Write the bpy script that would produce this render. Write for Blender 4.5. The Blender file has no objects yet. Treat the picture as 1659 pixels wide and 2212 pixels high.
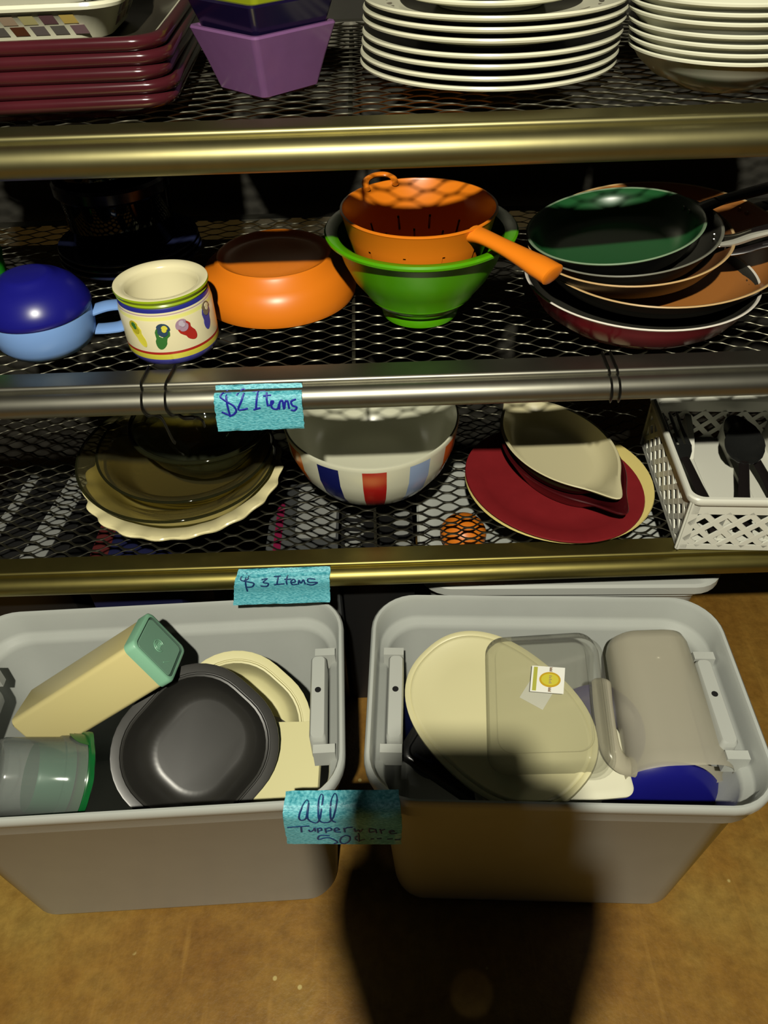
import bpy, math, random
from math import sin, cos, pi, radians, sqrt, atan2, exp, hypot
from mathutils import Vector, Matrix, Euler
sc = bpy.context.scene
col = sc.collection
random.seed(4)

# ---------------------------------------------------------------- camera
PITCH, ROLL, FPX = radians(43), radians(1.85), 1600.0
CAM = Vector((0, 0, 1.21))
FWD = Vector((0, cos(PITCH), -sin(PITCH)))
R0 = Vector((1, 0, 0)); U0 = Vector((0, sin(PITCH), cos(PITCH)))
RGT = R0 * cos(ROLL) - U0 * sin(ROLL)
UPV = R0 * sin(ROLL) + U0 * cos(ROLL)
cam_data = bpy.data.cameras.new('camera')
cam = bpy.data.objects.new('camera', cam_data); col.objects.link(cam)
M = Matrix((RGT, UPV, -FWD)).transposed().to_4x4(); M.translation = CAM
cam.matrix_world = M
cam_data.sensor_fit = 'VERTICAL'; cam_data.sensor_height = 36.0
cam_data.lens = FPX / 2212.0 * 36.0
cam_data.clip_start = 0.02
sc.camera = cam

# ---------------------------------------------------------------- world, lamp, exposure
w = bpy.data.worlds.new('world'); sc.world = w; w.use_nodes = True
w.node_tree.nodes['Background'].inputs[0].default_value = (0.9, 1.0, 0.85, 1)
w.node_tree.nodes['Background'].inputs[1].default_value = 0.006
ld = bpy.data.lights.new('work_lamp', 'POINT'); ld.energy = 148.0; ld.color = (1.0, 0.955, 0.80)
ld.shadow_soft_size = 0.020
lamp = bpy.data.objects.new('work_lamp', ld); col.objects.link(lamp); lamp.location = (-0.07, -0.43, 1.94)
vs = sc.view_settings
sc.display_settings.display_device = 'sRGB'
vs.view_transform = 'Standard'; vs.look = 'None'; vs.exposure = 0.0; vs.gamma = 1.0
vs.use_curve_mapping = False
sc.cycles.max_bounces = 8; sc.cycles.diffuse_bounces = 1; sc.cycles.transparent_max_bounces = 24
sc.cycles.transmission_bounces = 8; sc.cycles.caustics_reflective = False; sc.cycles.caustics_refractive = False
sc.cycles.sample_clamp_indirect = 3.0

# ---------------------------------------------------------------- materials
def lin(c):
    return tuple(((v / 255) / 12.92 if v / 255 <= 0.04045 else ((v / 255 + 0.055) / 1.055) ** 2.4) for v in c)
MATS = {}
def mat(name, rgb, rough=0.4, metal=0.0, spec=0.5, noise=0.0, nscale=30.0, bump=0.0, bscale=200.0, coat=0.0):
    if name in MATS: return MATS[name]
    m = bpy.data.materials.new(name); m.use_nodes = True; nt = m.node_tree
    b = nt.nodes['Principled BSDF']; c = lin(rgb)
    b.inputs['Base Color'].default_value = (*c, 1); b.inputs['Roughness'].default_value = rough
    b.inputs['Metallic'].default_value = metal; b.inputs['Specular IOR Level'].default_value = spec
    b.inputs['Coat Weight'].default_value = coat
    if noise or bump:
        tc = nt.nodes.new('ShaderNodeTexCoord')
    if noise:
        n = nt.nodes.new('ShaderNodeTexNoise'); n.inputs['Scale'].default_value = nscale; n.inputs['Detail'].default_value = 4
        nt.links.new(tc.outputs['Object'], n.inputs['Vector'])
        r = nt.nodes.new('ShaderNodeValToRGB')
        r.color_ramp.elements[0].position = 0.3; r.color_ramp.elements[1].position = 0.7
        r.color_ramp.elements[0].color = (*[x * (1 - noise) for x in c], 1)
        r.color_ramp.elements[1].color = (*[min(1, x * (1 + noise)) for x in c], 1)
        nt.links.new(n.outputs['Fac'], r.inputs[0]); nt.links.new(r.outputs[0], b.inputs['Base Color'])
    if bump:
        n2 = nt.nodes.new('ShaderNodeTexNoise'); n2.inputs['Scale'].default_value = bscale; n2.inputs['Detail'].default_value = 3
        nt.links.new(tc.outputs['Object'], n2.inputs['Vector'])
        bp = nt.nodes.new('ShaderNodeBump'); bp.inputs['Strength'].default_value = bump; bp.inputs['Distance'].default_value = 0.002
        nt.links.new(n2.outputs['Fac'], bp.inputs['Height']); nt.links.new(bp.outputs[0], b.inputs['Normal'])
    MATS[name] = m; return m

def glassy(name, rgb, edge, gloss_rough=0.03, haze=0.0, hazecol=(200, 200, 190), ior=1.45):
    """clear ware: tinted transparency that deepens towards grazing view, plus a Fresnel reflection and a little haze"""
    m = bpy.data.materials.new(name); m.use_nodes = True; nt = m.node_tree
    for n in list(nt.nodes): nt.nodes.remove(n)
    out = nt.nodes.new('ShaderNodeOutputMaterial')
    lw = nt.nodes.new('ShaderNodeLayerWeight'); lw.inputs['Blend'].default_value = 0.35
    mixc = nt.nodes.new('ShaderNodeMix'); mixc.data_type = 'RGBA'
    mixc.inputs[6].default_value = (*lin(rgb), 1); mixc.inputs[7].default_value = (*lin(edge), 1)
    nt.links.new(lw.outputs['Facing'], mixc.inputs[0])
    tr = nt.nodes.new('ShaderNodeBsdfTransparent'); nt.links.new(mixc.outputs[2], tr.inputs[0])
    body = tr.outputs[0]
    if haze > 0:
        df = nt.nodes.new('ShaderNodeBsdfDiffuse'); df.inputs[0].default_value = (*lin(hazecol), 1)
        tl = nt.nodes.new('ShaderNodeBsdfTranslucent'); tl.inputs[0].default_value = (*lin(hazecol), 1)
        a = nt.nodes.new('ShaderNodeMixShader'); a.inputs[0].default_value = 0.4
        nt.links.new(df.outputs[0], a.inputs[1]); nt.links.new(tl.outputs[0], a.inputs[2])
        h = nt.nodes.new('ShaderNodeMixShader'); h.inputs[0].default_value = haze
        nt.links.new(body, h.inputs[1]); nt.links.new(a.outputs[0], h.inputs[2]); body = h.outputs[0]
    gl = nt.nodes.new('ShaderNodeBsdfGlossy'); gl.inputs['Roughness'].default_value = gloss_rough
    pw = nt.nodes.new('ShaderNodeMath'); pw.operation = 'POWER'; pw.inputs[1].default_value = 5.0
    lf = nt.nodes.new('ShaderNodeLayerWeight'); lf.inputs['Blend'].default_value = 0.5
    nt.links.new(lf.outputs['Facing'], pw.inputs[0])
    fr = nt.nodes.new('ShaderNodeMath'); fr.operation = 'MULTIPLY_ADD'; fr.inputs[1].default_value = 0.5; fr.inputs[2].default_value = 0.035
    nt.links.new(pw.outputs[0], fr.inputs[0])
    mx = nt.nodes.new('ShaderNodeMixShader')
    nt.links.new(fr.outputs[0], mx.inputs[0]); nt.links.new(body, mx.inputs[1]); nt.links.new(gl.outputs[0], mx.inputs[2])
    nt.links.new(mx.outputs[0], out.inputs[0])
    MATS[name] = m; return m

steel_reflect_warm = mat('rail_steel_reflect_warm', (138, 132, 92), 0.43, 1.0, noise=0.06, nscale=40)  # top rail: yellowish reflection of the surroundings put into the metal colour
steel_grey = mat('rail_steel_grey', (142, 140, 128), 0.42, 1.0, noise=0.06, nscale=40)
steel_reflect_gold = mat('rail_steel_reflect_gold', (140, 130, 74), 0.43, 1.0, noise=0.06, nscale=40)  # bottom rail: gold tint of reflected surroundings, coloured into the steel
meshm = mat('mesh_steel', (72, 70, 58), 0.36, 0.7)
bright = mat('bright_steel', (205, 203, 192), 0.2, 1.0)
cream_w = mat('china_white', (214, 212, 186), 0.22)
bowl_w = mat('bowl_white', (212, 212, 188), 0.22)
maroon = mat('maroon_glaze', (62, 21, 27), 0.18, noise=0.12, nscale=25)
dark_in = mat('dark_plate_centre', (48, 44, 36), 0.3)
lav = mat('lavender_glaze', (112, 76, 118), 0.24, noise=0.04, nscale=60)
navyp = mat('indigo_glaze', (19, 13, 42), 0.2)
lime = mat('lime_glaze', (150, 160, 30), 0.25)
org = mat('orange_plastic', (222, 120, 22), 0.35)
org2 = mat('orange_colander', (226, 124, 24), 0.3)
grn = mat('green_plastic', (74, 150, 4), 0.3)
ltblue = mat('light_blue_plastic', (118, 156, 214), 0.35)
lidblue = mat('royal_blue_plastic', (22, 22, 118), 0.3)
navy = mat('navy_china', (46, 52, 88), 0.2)
black_pl = mat('black_plastic', (30, 29, 28), 0.32)
tray_blk = mat('black_tray_plastic', (46, 45, 42), 0.33, noise=0.12, nscale=14)
nonstick = mat('dark_nonstick', (44, 43, 38), 0.34)
copper = mat('copper_nonstick', (158, 100, 46), 0.34)
coprim = mat('copper_rim', (188, 156, 108), 0.3)
pan_green = mat('green_nonstick', (30, 80, 42), 0.28)
burg = mat('burgundy_enamel', (120, 20, 34), 0.22, noise=0.08, nscale=20)
burg_pl = mat('burgundy_plate', (128, 32, 36), 0.35, noise=0.06, nscale=40)
burg_dk = mat('burgundy_dish', (66, 14, 18), 0.2)
yel_pl = mat('yellow_plate', (222, 204, 126), 0.35)
creamd = mat('cream_stoneware', (206, 198, 158), 0.25)
olive_ed = mat('olive_glaze', (84, 78, 48), 0.3)
pie_cream = mat('pie_cream', (226, 216, 166), 0.3, noise=0.03, nscale=40)
white_pl = mat('white_plastic', (222, 222, 208), 0.4)
bin_grey = mat('bin_grey', (184, 188, 182), 0.36, noise=0.02, nscale=20, bump=0.05, bscale=600)
bin_lid = mat('bin_lid_grey', (186, 189, 182), 0.4)
hole = mat('hole_shade_black', (6, 6, 6), 0.8)
cream_can = mat('cream_canister', (226, 212, 148), 0.4)
mint = mat('mint_plastic', (136, 190, 158), 0.4)
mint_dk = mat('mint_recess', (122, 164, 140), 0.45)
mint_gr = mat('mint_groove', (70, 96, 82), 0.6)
cream_tub = mat('cream_tub', (218, 212, 160), 0.4)
oval_cream = mat('oval_lid_cream', (214, 208, 162), 0.4)
green_lid = mat('green_lid', (16, 96, 44), 0.3)
purple = mat('purple_lid', (50, 40, 98), 0.35)
white_lid = mat('white_sheet_plastic', (226, 224, 198), 0.4)
paper = mat('sticker_white', (236, 236, 226), 0.5)
yelg = mat('print_yellow_green', (176, 176, 70), 0.5)
yelo = mat('print_gold', (196, 160, 24), 0.5)
yell = mat('print_yellow', (206, 196, 60), 0.5)
taupe = mat('print_taupe', (150, 130, 110), 0.5)
ink = mat('blue_ink', (24, 34, 150), 0.5)
ink2 = mat('dark_blue_ink', (14, 52, 104), 0.5)
tie_m = mat('black_wire', (14, 13, 11), 0.3)
c_red = mat('print_red', (170, 40, 32), 0.3); c_blue = mat('print_cobalt', (40, 44, 130), 0.3)
c_grn = mat('print_green', (52, 112, 52), 0.3); c_yel = mat('print_lemon', (216, 208, 70), 0.3)
c_lime = mat('print_lime', (140, 164, 26), 0.25); c_mauve = mat('print_mauve', (168, 140, 160), 0.3)
c_vio = mat('print_violet', (70, 70, 160), 0.3); c_lemon_pale = mat('print_pale_yellow', (222, 220, 130), 0.3)
pot_cream = mat('pot_cream', (224, 216, 176), 0.2)
s_or = mat('stripe_orange', (214, 104, 22), 0.2); s_nv = mat('stripe_navy', (22, 28, 92), 0.2)
s_rd = mat('stripe_red', (174, 30, 26), 0.2); s_lb = mat('stripe_light_blue', (150, 170, 206), 0.2)
carton_dk = mat('carton_dark', (26, 26, 26), 0.5); carton_w = mat('carton_white', (138, 140, 136), 0.5)
magenta = mat('magenta_print', (120, 18, 58), 0.5); navycloth = mat('navy_carton', (18, 22, 62), 0.6)
palegreen = mat('pale_green', (130, 150, 120), 0.5)
glass_a = glassy('amber_glass', (238, 235, 216), (168, 160, 112), 0.03, haze=0.06, hazecol=(196, 188, 140))
glass_b = glassy('clear_glass', (246, 248, 240), (128, 138, 112), 0.02, haze=0.04, hazecol=(180, 190, 160))
glass_d = glassy('dark_glass', (70, 74, 96), (20, 20, 34), 0.05)
frost = glassy('frosted_plastic', (228, 226, 212), (180, 178, 162), 0.2, haze=0.6, hazecol=(240, 234, 212))
clearp = glassy('clear_plastic', (240, 240, 234), (170, 170, 164), 0.08, haze=0.13, hazecol=(236, 236, 228))
tubp = glassy('tub_plastic', (236, 240, 238), (170, 178, 176), 0.1, haze=0.15, hazecol=(232, 234, 232))
greenp = glassy('green_clear_plastic', (60, 140, 100), (30, 80, 56), 0.08, haze=0.5, hazecol=(20, 110, 74))
smoke = glassy('smoky_plastic', (120, 120, 116), (60, 60, 58), 0.15, haze=0.25, hazecol=(90, 90, 88))
MOS = [mat('mosaic_%s' % n, c, 0.35) for n, c in (('grey', (96, 88, 86)), ('brown', (82, 46, 28)), ('olive', (160, 152, 104)), ('taupe', (150, 130, 108)),
       ('mauve', (112, 88, 92)), ('sand', (178, 150, 100)), ('gold', (176, 152, 80)), ('slate', (90, 86, 80)), ('plum', (88, 62, 66)))]

def tape_material():
    m = bpy.data.materials.new('blue_masking_tape'); m.use_nodes = True; nt = m.node_tree
    b = nt.nodes['Principled BSDF']; b.inputs['Roughness'].default_value = 0.42
    tc = nt.nodes.new('ShaderNodeTexCoord'); mp = nt.nodes.new('ShaderNodeMapping')
    mp.inputs['Rotation'].default_value = (0, radians(35), 0); mp.inputs['Scale'].default_value = (250, 250, 900)
    nt.links.new(tc.outputs['Object'], mp.inputs[0])
    n = nt.nodes.new('ShaderNodeTexNoise'); n.inputs['Scale'].default_value = 1.0; n.inputs['Detail'].default_value = 3
    nt.links.new(mp.outputs[0], n.inputs['Vector'])
    r = nt.nodes.new('ShaderNodeValToRGB'); e = r.color_ramp.elements
    e[0].position = 0.35; e[0].color = (*lin((52, 150, 168)), 1); e[1].position = 0.68; e[1].color = (*lin((128, 212, 224)), 1)
    nt.links.new(n.outputs['Fac'], r.inputs[0]); nt.links.new(r.outputs[0], b.inputs['Base Color'])
    bp = nt.nodes.new('ShaderNodeBump'); bp.inputs['Strength'].default_value = 0.9; bp.inputs['Distance'].default_value = 0.001
    nt.links.new(n.outputs['Fac'], bp.inputs['Height']); nt.links.new(bp.outputs[0], b.inputs['Normal'])
    return m
tape_m = tape_material()

def floor_material():
    m = bpy.data.materials.new('painted_concrete'); m.use_nodes = True; nt = m.node_tree
    b = nt.nodes['Principled BSDF']; b.inputs['Roughness'].default_value = 0.42
    tc = nt.nodes.new('ShaderNodeTexCoord')
    def noise(scale, detail, stretch=None, rough=0.6):
        n = nt.nodes.new('ShaderNodeTexNoise'); n.inputs['Scale'].default_value = scale; n.inputs['Detail'].default_value = detail
        n.inputs['Roughness'].default_value = rough
        if stretch:
            mp = nt.nodes.new('ShaderNodeMapping'); mp.inputs['Scale'].default_value = stretch
            nt.links.new(tc.outputs['Object'], mp.inputs[0]); nt.links.new(mp.outputs[0], n.inputs['Vector'])
        else: nt.links.new(tc.outputs['Object'], n.inputs['Vector'])
        return n.outputs['Fac']
    def ramp(f, stops):
        r = nt.nodes.new('ShaderNodeValToRGB'); e = r.color_ramp.elements
        while len(e) < len(stops): e.new(0.5)
        for q, (p, c) in zip(e, stops): q.position = p; q.color = (*c, 1)
        nt.links.new(f, r.inputs[0]); return r.outputs[0]
    def mix(f, a, c2, mode='MIX'):
        x = nt.nodes.new('ShaderNodeMix'); x.data_type = 'RGBA'; x.blend_type = mode
        if isinstance(f, float): x.inputs[0].default_value = f
        else: nt.links.new(f, x.inputs[0])
        nt.links.new(a, x.inputs[6])
        if isinstance(c2, tuple): x.inputs[7].default_value = (*c2, 1)
        else: nt.links.new(c2, x.inputs[7])
        return x.outputs[2]
    base = ramp(noise(4, 5), [(0.3, lin((126, 86, 30))), (0.5, lin((148, 110, 46))), (0.7, lin((162, 132, 64)))])
    mott = ramp(noise(45, 6, rough=0.7), [(0.35, (0.72, 0.70, 0.66)), (0.65, (1.18, 1.18, 1.15))])
    c = mix(0.75, base, mott, 'MULTIPLY')
    streak = ramp(noise(1, 3, (34, 2.2, 1)), [(0.60, (0, 0, 0)), (0.72, (1, 1, 1))])
    st2 = nt.nodes.new('ShaderNodeMath'); st2.operation = 'MULTIPLY'; st2.inputs[1].default_value = 0.55
    nt.links.new(streak, st2.inputs[0])
    c = mix(st2.outputs[0], c, lin((176, 134, 62)))
    vo = nt.nodes.new('ShaderNodeTexVoronoi'); vo.inputs['Scale'].default_value = 24; nt.links.new(tc.outputs['Object'], vo.inputs['Vector'])
    vo.inputs['Randomness'].default_value = 1.0
    sp = ramp(vo.outputs['Distance'], [(0.0, (1, 1, 1)), (0.06, (1, 1, 1)), (0.09, (0, 0, 0))])
    gate = ramp(noise(11, 2), [(0.52, (0, 0, 0)), (0.56, (1, 1, 1))])
    g = nt.nodes.new('ShaderNodeMath'); g.operation = 'MULTIPLY'; nt.links.new(sp, g.inputs[0]); nt.links.new(gate, g.inputs[1])
    c = mix(g.outputs[0], c, lin((196, 176, 110)))
    nt.links.new(c, b.inputs['Base Color'])
    bp = nt.nodes.new('ShaderNodeBump'); bp.inputs['Strength'].default_value = 0.25; bp.inputs['Distance'].default_value = 0.003
    nt.links.new(noise(120, 4), bp.inputs['Height']); nt.links.new(bp.outputs[0], b.inputs['Normal'])
    return m
floor_m = floor_material()
wall_m = mat('bare_concrete', (46, 44, 37), 0.9, noise=0.25, nscale=6, bump=0.4, bscale=40)

# ---------------------------------------------------------------- mesh helpers
def new_obj(name, verts, faces, mats, parent=None, fm=None, smooth=True, angle=40):
    me = bpy.data.meshes.new(name); me.from_pydata(verts, [], faces)
    if not isinstance(mats, (list, tuple)): mats = [mats]
    for q in mats: me.materials.append(q)
    if fm: me.polygons.foreach_set('material_index', fm)
    if smooth:
        me.polygons.foreach_set('use_smooth', [True] * len(me.polygons))
        me.set_sharp_from_angle(angle=radians(angle))
    me.update()
    o = bpy.data.objects.new(name, me); col.objects.link(o)
    if parent is not None: o.parent = parent
    return o
def tag(o, label, cat, group=None):
    o['label'] = label; o['category'] = cat
    if group: o['group'] = group
    return o
def empty(name, loc, label, cat, group=None, rot=(0, 0, 0)):
    o = bpy.data.objects.new(name, None); col.objects.link(o); o.empty_display_size = 0.02
    o.location = loc; o.rotation_euler = rot
    return tag(o, label, cat, group)
class MB:
    def __init__(s): s.v = []; s.f = []; s.m = []
    def add(s, v, f, mi=0):
        n = len(s.v); s.v += [tuple(p) for p in v]; s.f += [tuple(i + n for i in q) for q in f]; s.m += [mi] * len(f)
    def box(s, x0, x1, y0, y1, z0, z1, mi=0):
        s.add([(x0, y0, z0), (x1, y0, z0), (x1, y1, z0), (x0, y1, z0), (x0, y0, z1), (x1, y0, z1), (x1, y1, z1), (x0, y1, z1)],
              [(0, 3, 2, 1), (4, 5, 6, 7), (0, 1, 5, 4), (1, 2, 6, 5), (2, 3, 7, 6), (3, 0, 4, 7)], mi)
    def bar(s, a, b, wv, hv, mi=0):
        """box along a-b with half-width vectors wv, hv"""
        a, b, wv, hv = map(Vector, (a, b, wv, hv))
        s.add([a - wv - hv, a + wv - hv, a + wv + hv, a - wv + hv, b - wv - hv, b + wv - hv, b + wv + hv, b - wv + hv],
              [(0, 1, 2, 3), (4, 7, 6, 5), (0, 4, 5, 1), (1, 5, 6, 2), (2, 6, 7, 3), (3, 7, 4, 0)], mi)
    def build(s, name, mats, parent=None, **k): return new_obj(name, s.v, s.f, mats, parent, s.m, **k)

def lathe(name, prof, mats, parent=None, n=64, pm=None, wave=None, skip=None, am=None, angle=40):
    """prof: (r, z) points; pm: material per profile step; am(seg, step): material by angle; wave(i,r,z,a)->(r,z)"""
    v, f, fm, idx = [], [], [], []
    for k, (r, z) in enumerate(prof):
        if r < 1e-6: idx.append([len(v)] * n); v.append((0, 0, z))
        else:
            row = []
            for i in range(n):
                a = 2 * pi * i / n; rr, zz = (r, z) if not wave else wave(k, r, z, a)
                row.append(len(v)); v.append((rr * cos(a), rr * sin(a), zz))
            idx.append(row)
    for k in range(len(prof) - 1):
        A, B = idx[k], idx[k + 1]
        for i in range(n):
            if skip and skip(i, k): continue
            j = (i + 1) % n
            q = [A[i], A[j], B[j], B[i]]; q2 = []
            for t in q:
                if t not in q2: q2.append(t)
            if len(q2) < 3: continue
            f.append(q2); fm.append(am(i, k) if am else (pm[k] if pm else 0))
    return new_obj(name, v, f, mats, parent, fm, angle=angle)

def rr_ring(w, d, r, z, nc=7, cx=0, cy=0):
    r = min(r, w / 2 - 1e-4, d / 2 - 1e-4); out = []
    for sx, sy, a0 in ((1, 1, 0), (-1, 1, pi / 2), (-1, -1, pi), (1, -1, 1.5 * pi)):
        for i in range(nc + 1):
            a = a0 + pi / 2 * i / nc
            out.append((cx + sx * (w / 2 - r) + r * cos(a), cy + sy * (d / 2 - r) + r * sin(a), z))
    return out
def loft(name, rings, mats, parent=None, pm=None, cap0=True, cap1=True, angle=40, smooth=True, am=None):
    v, f, fm = [], [], []; n = len(rings[0])
    for R in rings: v += R
    for k in range(len(rings) - 1):
        for i in range(n):
            j = (i + 1) % n
            f.append((k * n + i, k * n + j, (k + 1) * n + j, (k + 1) * n + i)); fm.append(am(i, k) if am else (pm[k] if pm else 0))
    if cap0: f.append(tuple(range(n - 1, -1, -1))); fm.append(pm[0] if pm else 0)
    if cap1: f.append(tuple(range((len(rings) - 1) * n, len(rings) * n))); fm.append(pm[-1] if pm else 0)
    return new_obj(name, v, f, mats, parent, fm, angle=angle, smooth=smooth)
def tube(name, pts, rad, mats, parent=None, n=10, flat=1.0, up=(0, 0, 1), build=True, mb=None):
    """swept tube; rad number or list; flat squeezes it along 'up'"""
    pts = [Vector(p) for p in pts]; m = len(pts); v, f = [], []
    for i, p in enumerate(pts):
        t = (pts[min(i + 1, m - 1)] - pts[max(i - 1, 0)]).normalized()
        s = t.cross(Vector(up))
        if s.length < 1e-4: s = t.cross(Vector((0, 1, 0)))
        s.normalize(); u = s.cross(t)
        r = rad[i] if isinstance(rad, (list, tuple)) else rad
        fl = flat[i] if isinstance(flat, (list, tuple)) else flat
        for k in range(n):
            a = 2 * pi * k / n; v.append(tuple(p + s * (r * cos(a)) + u * (r * fl * sin(a))))
    for i in range(m - 1):
        for k in range(n):
            j = (k + 1) % n; f.append((i * n + k, i * n + j, (i + 1) * n + j, (i + 1) * n + k))
    f.append(tuple(range(n - 1, -1, -1))); f.append(tuple(range((m - 1) * n, m * n)))
    if mb is not None: mb.add(v, f); return
    return new_obj(name, v, f, mats, parent)
def smooth_path(pts, k=6):
    """Catmull-Rom through points"""
    P = [Vector(p) for p in pts]; out = []
    for i in range(len(P) - 1):
        a, b, c, d = P[max(i - 1, 0)], P[i], P[i + 1], P[min(i + 2, len(P) - 1)]
        for s in range(k):
            t = s / k
            out.append(0.5 * ((2 * b) + (c - a) * t + (2 * a - 5 * b + 4 * c - d) * t * t + (3 * b - a - 3 * c + d) * t ** 3))
    out.append(P[-1]); return out
def copy_tree(src, loc, label, rot=None):
    r = src.copy(); col.objects.link(r); r.location = loc; r['label'] = label
    if rot is not None: r.rotation_euler = rot
    for ch in src.children:
        c = ch.copy(); col.objects.link(c); c.parent = r
        for g in ch.children:
            d = g.copy(); col.objects.link(d); d.parent = c
    return r

ZT, ZM, ZB = 1.017, 0.761, 0.462          # shelf surfaces
# ================================================================= setting
def struct(name, verts, faces, m):
    o = new_obj(name, verts, faces, m, smooth=False); o['kind'] = 'structure'; return o
b = MB(); b.box(-2.2, 2.2, -1.6, 1.30, -0.06, 0.0); o = b.build('floor', floor_m, smooth=False); o['kind'] = 'structure'
b = MB(); b.box(-2.2, 2.2, 1.22, 1.30, 0.0, 2.5); o = b.build('wall_back', wall_m, smooth=False); o['kind'] = 'structure'

# ================================================================= shelving unit
unit = empty('shelving_unit', (0, 0.92, 0), 'dark metal shelving unit with three expanded mesh shelves and rounded steel front rails', 'shelf')
UY = 0.92
def put(o, loc=(0, 0, 0)):
    o.parent = unit; o.location = (loc[0], loc[1] - UY, loc[2]); return o
XL, XR, YF, YB = -0.86, 0.86, 0.70, 1.16
def rail_profile():
    P = [(0.030, -0.003), (0.030, 0.0)]
    for i in range(7):
        a = pi / 2 + pi / 2 * i / 6; P.append((0.004 + 0.004 * cos(a), -0.004 + 0.004 * sin(a)))
    P += [(0.0005, -0.007), (0.0035, -0.0085)]
    c, r = (-0.003, -0.0205), 0.0145
    for i in range(21):
        a = radians(62) + radians(250) * i / 20; P.append((c[0] + r * cos(a), c[1] + r * sin(a)))
    P += [(0.010, -0.020), (0.010, -0.003)]
    return P
def rail(m):
    P = rail_profile(); n = len(P); xs = [XL, -0.4, 0.0, 0.4, XR]; v, f = [], []
    for x in xs: v += [(x, YF + y - UY, z) for y, z in P]
    for k in range(len(xs) - 1):
        for i in range(n):
            j = (i + 1) % n; f.append((k * n + i, (k + 1) * n + i, (k + 1) * n + j, k * n + j))
    f.append(tuple(range(n))); f.append(tuple(range(len(v) - 1, len(v) - n - 1, -1)))
    return new_obj('front_rail', v, f, m, unit, angle=50)
for z, m in ((ZT, steel_reflect_warm), (ZM, steel_grey), (ZB, steel_reflect_gold)):
    rail(m).location = (0, 0, z)
# expanded metal: two families of waves that meet at the bonds
def mesh_panel_data():
    L, S = 0.0487, 0.0222; v, f = [], []
    n = int((XR - XL) / L * 10); sec = [(-0.0026, 0.0008), (0.0024, -0.0016), (0.0029, -0.0009), (-0.0021, 0.0015)]
    def wave(y0, sg):
        base = len(v)
        for i in range(n + 1):
            x = XL + (XR - XL) * i / n; ph = 2 * pi * x / L
            c = cos(ph); c = (1.28 * c - 0.28 * cos(3 * ph) * 0.35) / 1.18
            c = max(-1, min(1, c))
            y = y0 + sg * S / 4 * c * 0.93
            k = 1.0 if sg > 0 else 1.0
            for dy, dz in sec: v.append((x, y + dy * k - UY, dz - 0.0018))
        for i in range(n):
            for q in range(4):
                r = (q + 1) % 4; f.append((base + i * 4 + q, base + (i + 1) * 4 + q, base + (i + 1) * 4 + r, base + i * 4 + r))
    y = YF + 0.026
    while y < YB:
        wave(y, 1); wave(y + S / 2, -1); y += S
    return v, f
mv, mf = mesh_panel_data()
mp0 = new_obj('mesh_panel', mv, mf, meshm, unit, angle=25); mp0['kind'] = 'stuff'; mp0.location = (0, 0, ZT)
for z in (ZM, ZB):
    c = mp0.copy(); col.objects.link(c); c.parent = unit; c.location = (0, 0, z); c['kind'] = 'stuff'
for z, xb in ((ZT, -0.019), (ZM, -0.029), (ZB, -0.013)):
    b = MB(); b.bar((xb, YF + 0.012 - UY, -0.007), (xb - 0.004, YB - UY, -0.007), (0.002, 0, 0), (0, 0, 0.0025))
    b.build('brace_rod', meshm, unit).location = (0, 0, z)
    b = MB(); b.box(XL, XR, YB - UY, YB + 0.02 - UY, -0.03, 0.0); b.build('rear_rail', steel_grey, unit, smooth=False).location = (0, 0, z)
for x in (XL - 0.02, XR + 0.02):
    for y in (YF + 0.02, YB):
        b = MB(); b.box(x - 0.02, x + 0.02, y - 0.02 - UY, y + 0.02 - UY, 0, 1.75); b.build('post', steel_grey, unit, smooth=False)
# black wire ties around the middle rail
def tie(x, tail, dx=0.0):
    P = [(x + 0.002 + dx, YF + 0.034, 0.0016), (x + dx * .6, YF + 0.004, 0.0016), (x, YF - 0.0014, -0.003), (x, YF - 0.0012, -0.0075), (x + 0.0005, YF - 0.011, -0.0085),
         (x + 0.001, YF - 0.0195, -0.019), (x + 0.003, YF - 0.0140, -0.031), (x + 0.006, YF - 0.004, -0.0372)]
    P += tail
    P = [(a, q - UY, z) for a, q, z in P]
    return tube('wire_tie', smooth_path(P, 5), 0.0027, tie_m, unit, n=8, flat=0.5, up=(1, 0, 0))
def settie(o): o.location = (0, 0, ZM)
settie(tie(-0.2635, [(-0.253, 0.705, -0.050), (-0.250, 0.712, -0.085), (-0.249, 0.716, -0.093)]))
settie(tie(-0.2375, [(-0.226, 0.700, -0.046), (-0.214, 0.704, -0.049), (-0.206, 0.700, -0.050), (-0.205, 0.702, -0.060)], 0.004))
settie(tie(0.2545, [(0.262, 0.706, -0.037), (0.262, 0.720, -0.02)], -0.003))
settie(tie(0.2635, [(0.270, 0.706, -0.037), (0.270, 0.720, -0.02)], -0.003))

# ================================================================= top shelf
# --- maroon square plates
def square_plate(name, S=0.262):
    r = 0.028
    rings = [rr_ring(S - 0.058, S - 0.058, r, 0.0), rr_ring(S - 0.050, S - 0.050, r, 0.001), rr_ring(S - 0.018, S - 0.018, r, 0.0090), rr_ring(S - 0.005, S - 0.005, r, 0.0122),
             rr_ring(S - 0.001, S - 0.001, r, 0.0150), rr_ring(S, S, r, 0.0178), rr_ring(S - 0.0015, S - 0.0015, r, 0.0204), rr_ring(S - 0.006, S - 0.006, r, 0.0222), rr_ring(S - 0.011, S - 0.011, r, 0.0225), rr_ring(S - 0.016, S - 0.016, r, 0.0218),
             rr_ring(S - 0.030, S - 0.030, r, 0.0170), rr_ring(S - 0.048, S - 0.048, r + .004, 0.0120), rr_ring(S - 0.075, S - 0.075, r, 0.0060)]
    return rings
PR = [('lowest of the five, resting on the mesh'), ('second from the bottom of its stack'), ('third from the bottom, mid-stack'), ('fourth up, just under the top plate'), ('topmost of its stack with a cream band and dark centre')]
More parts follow.
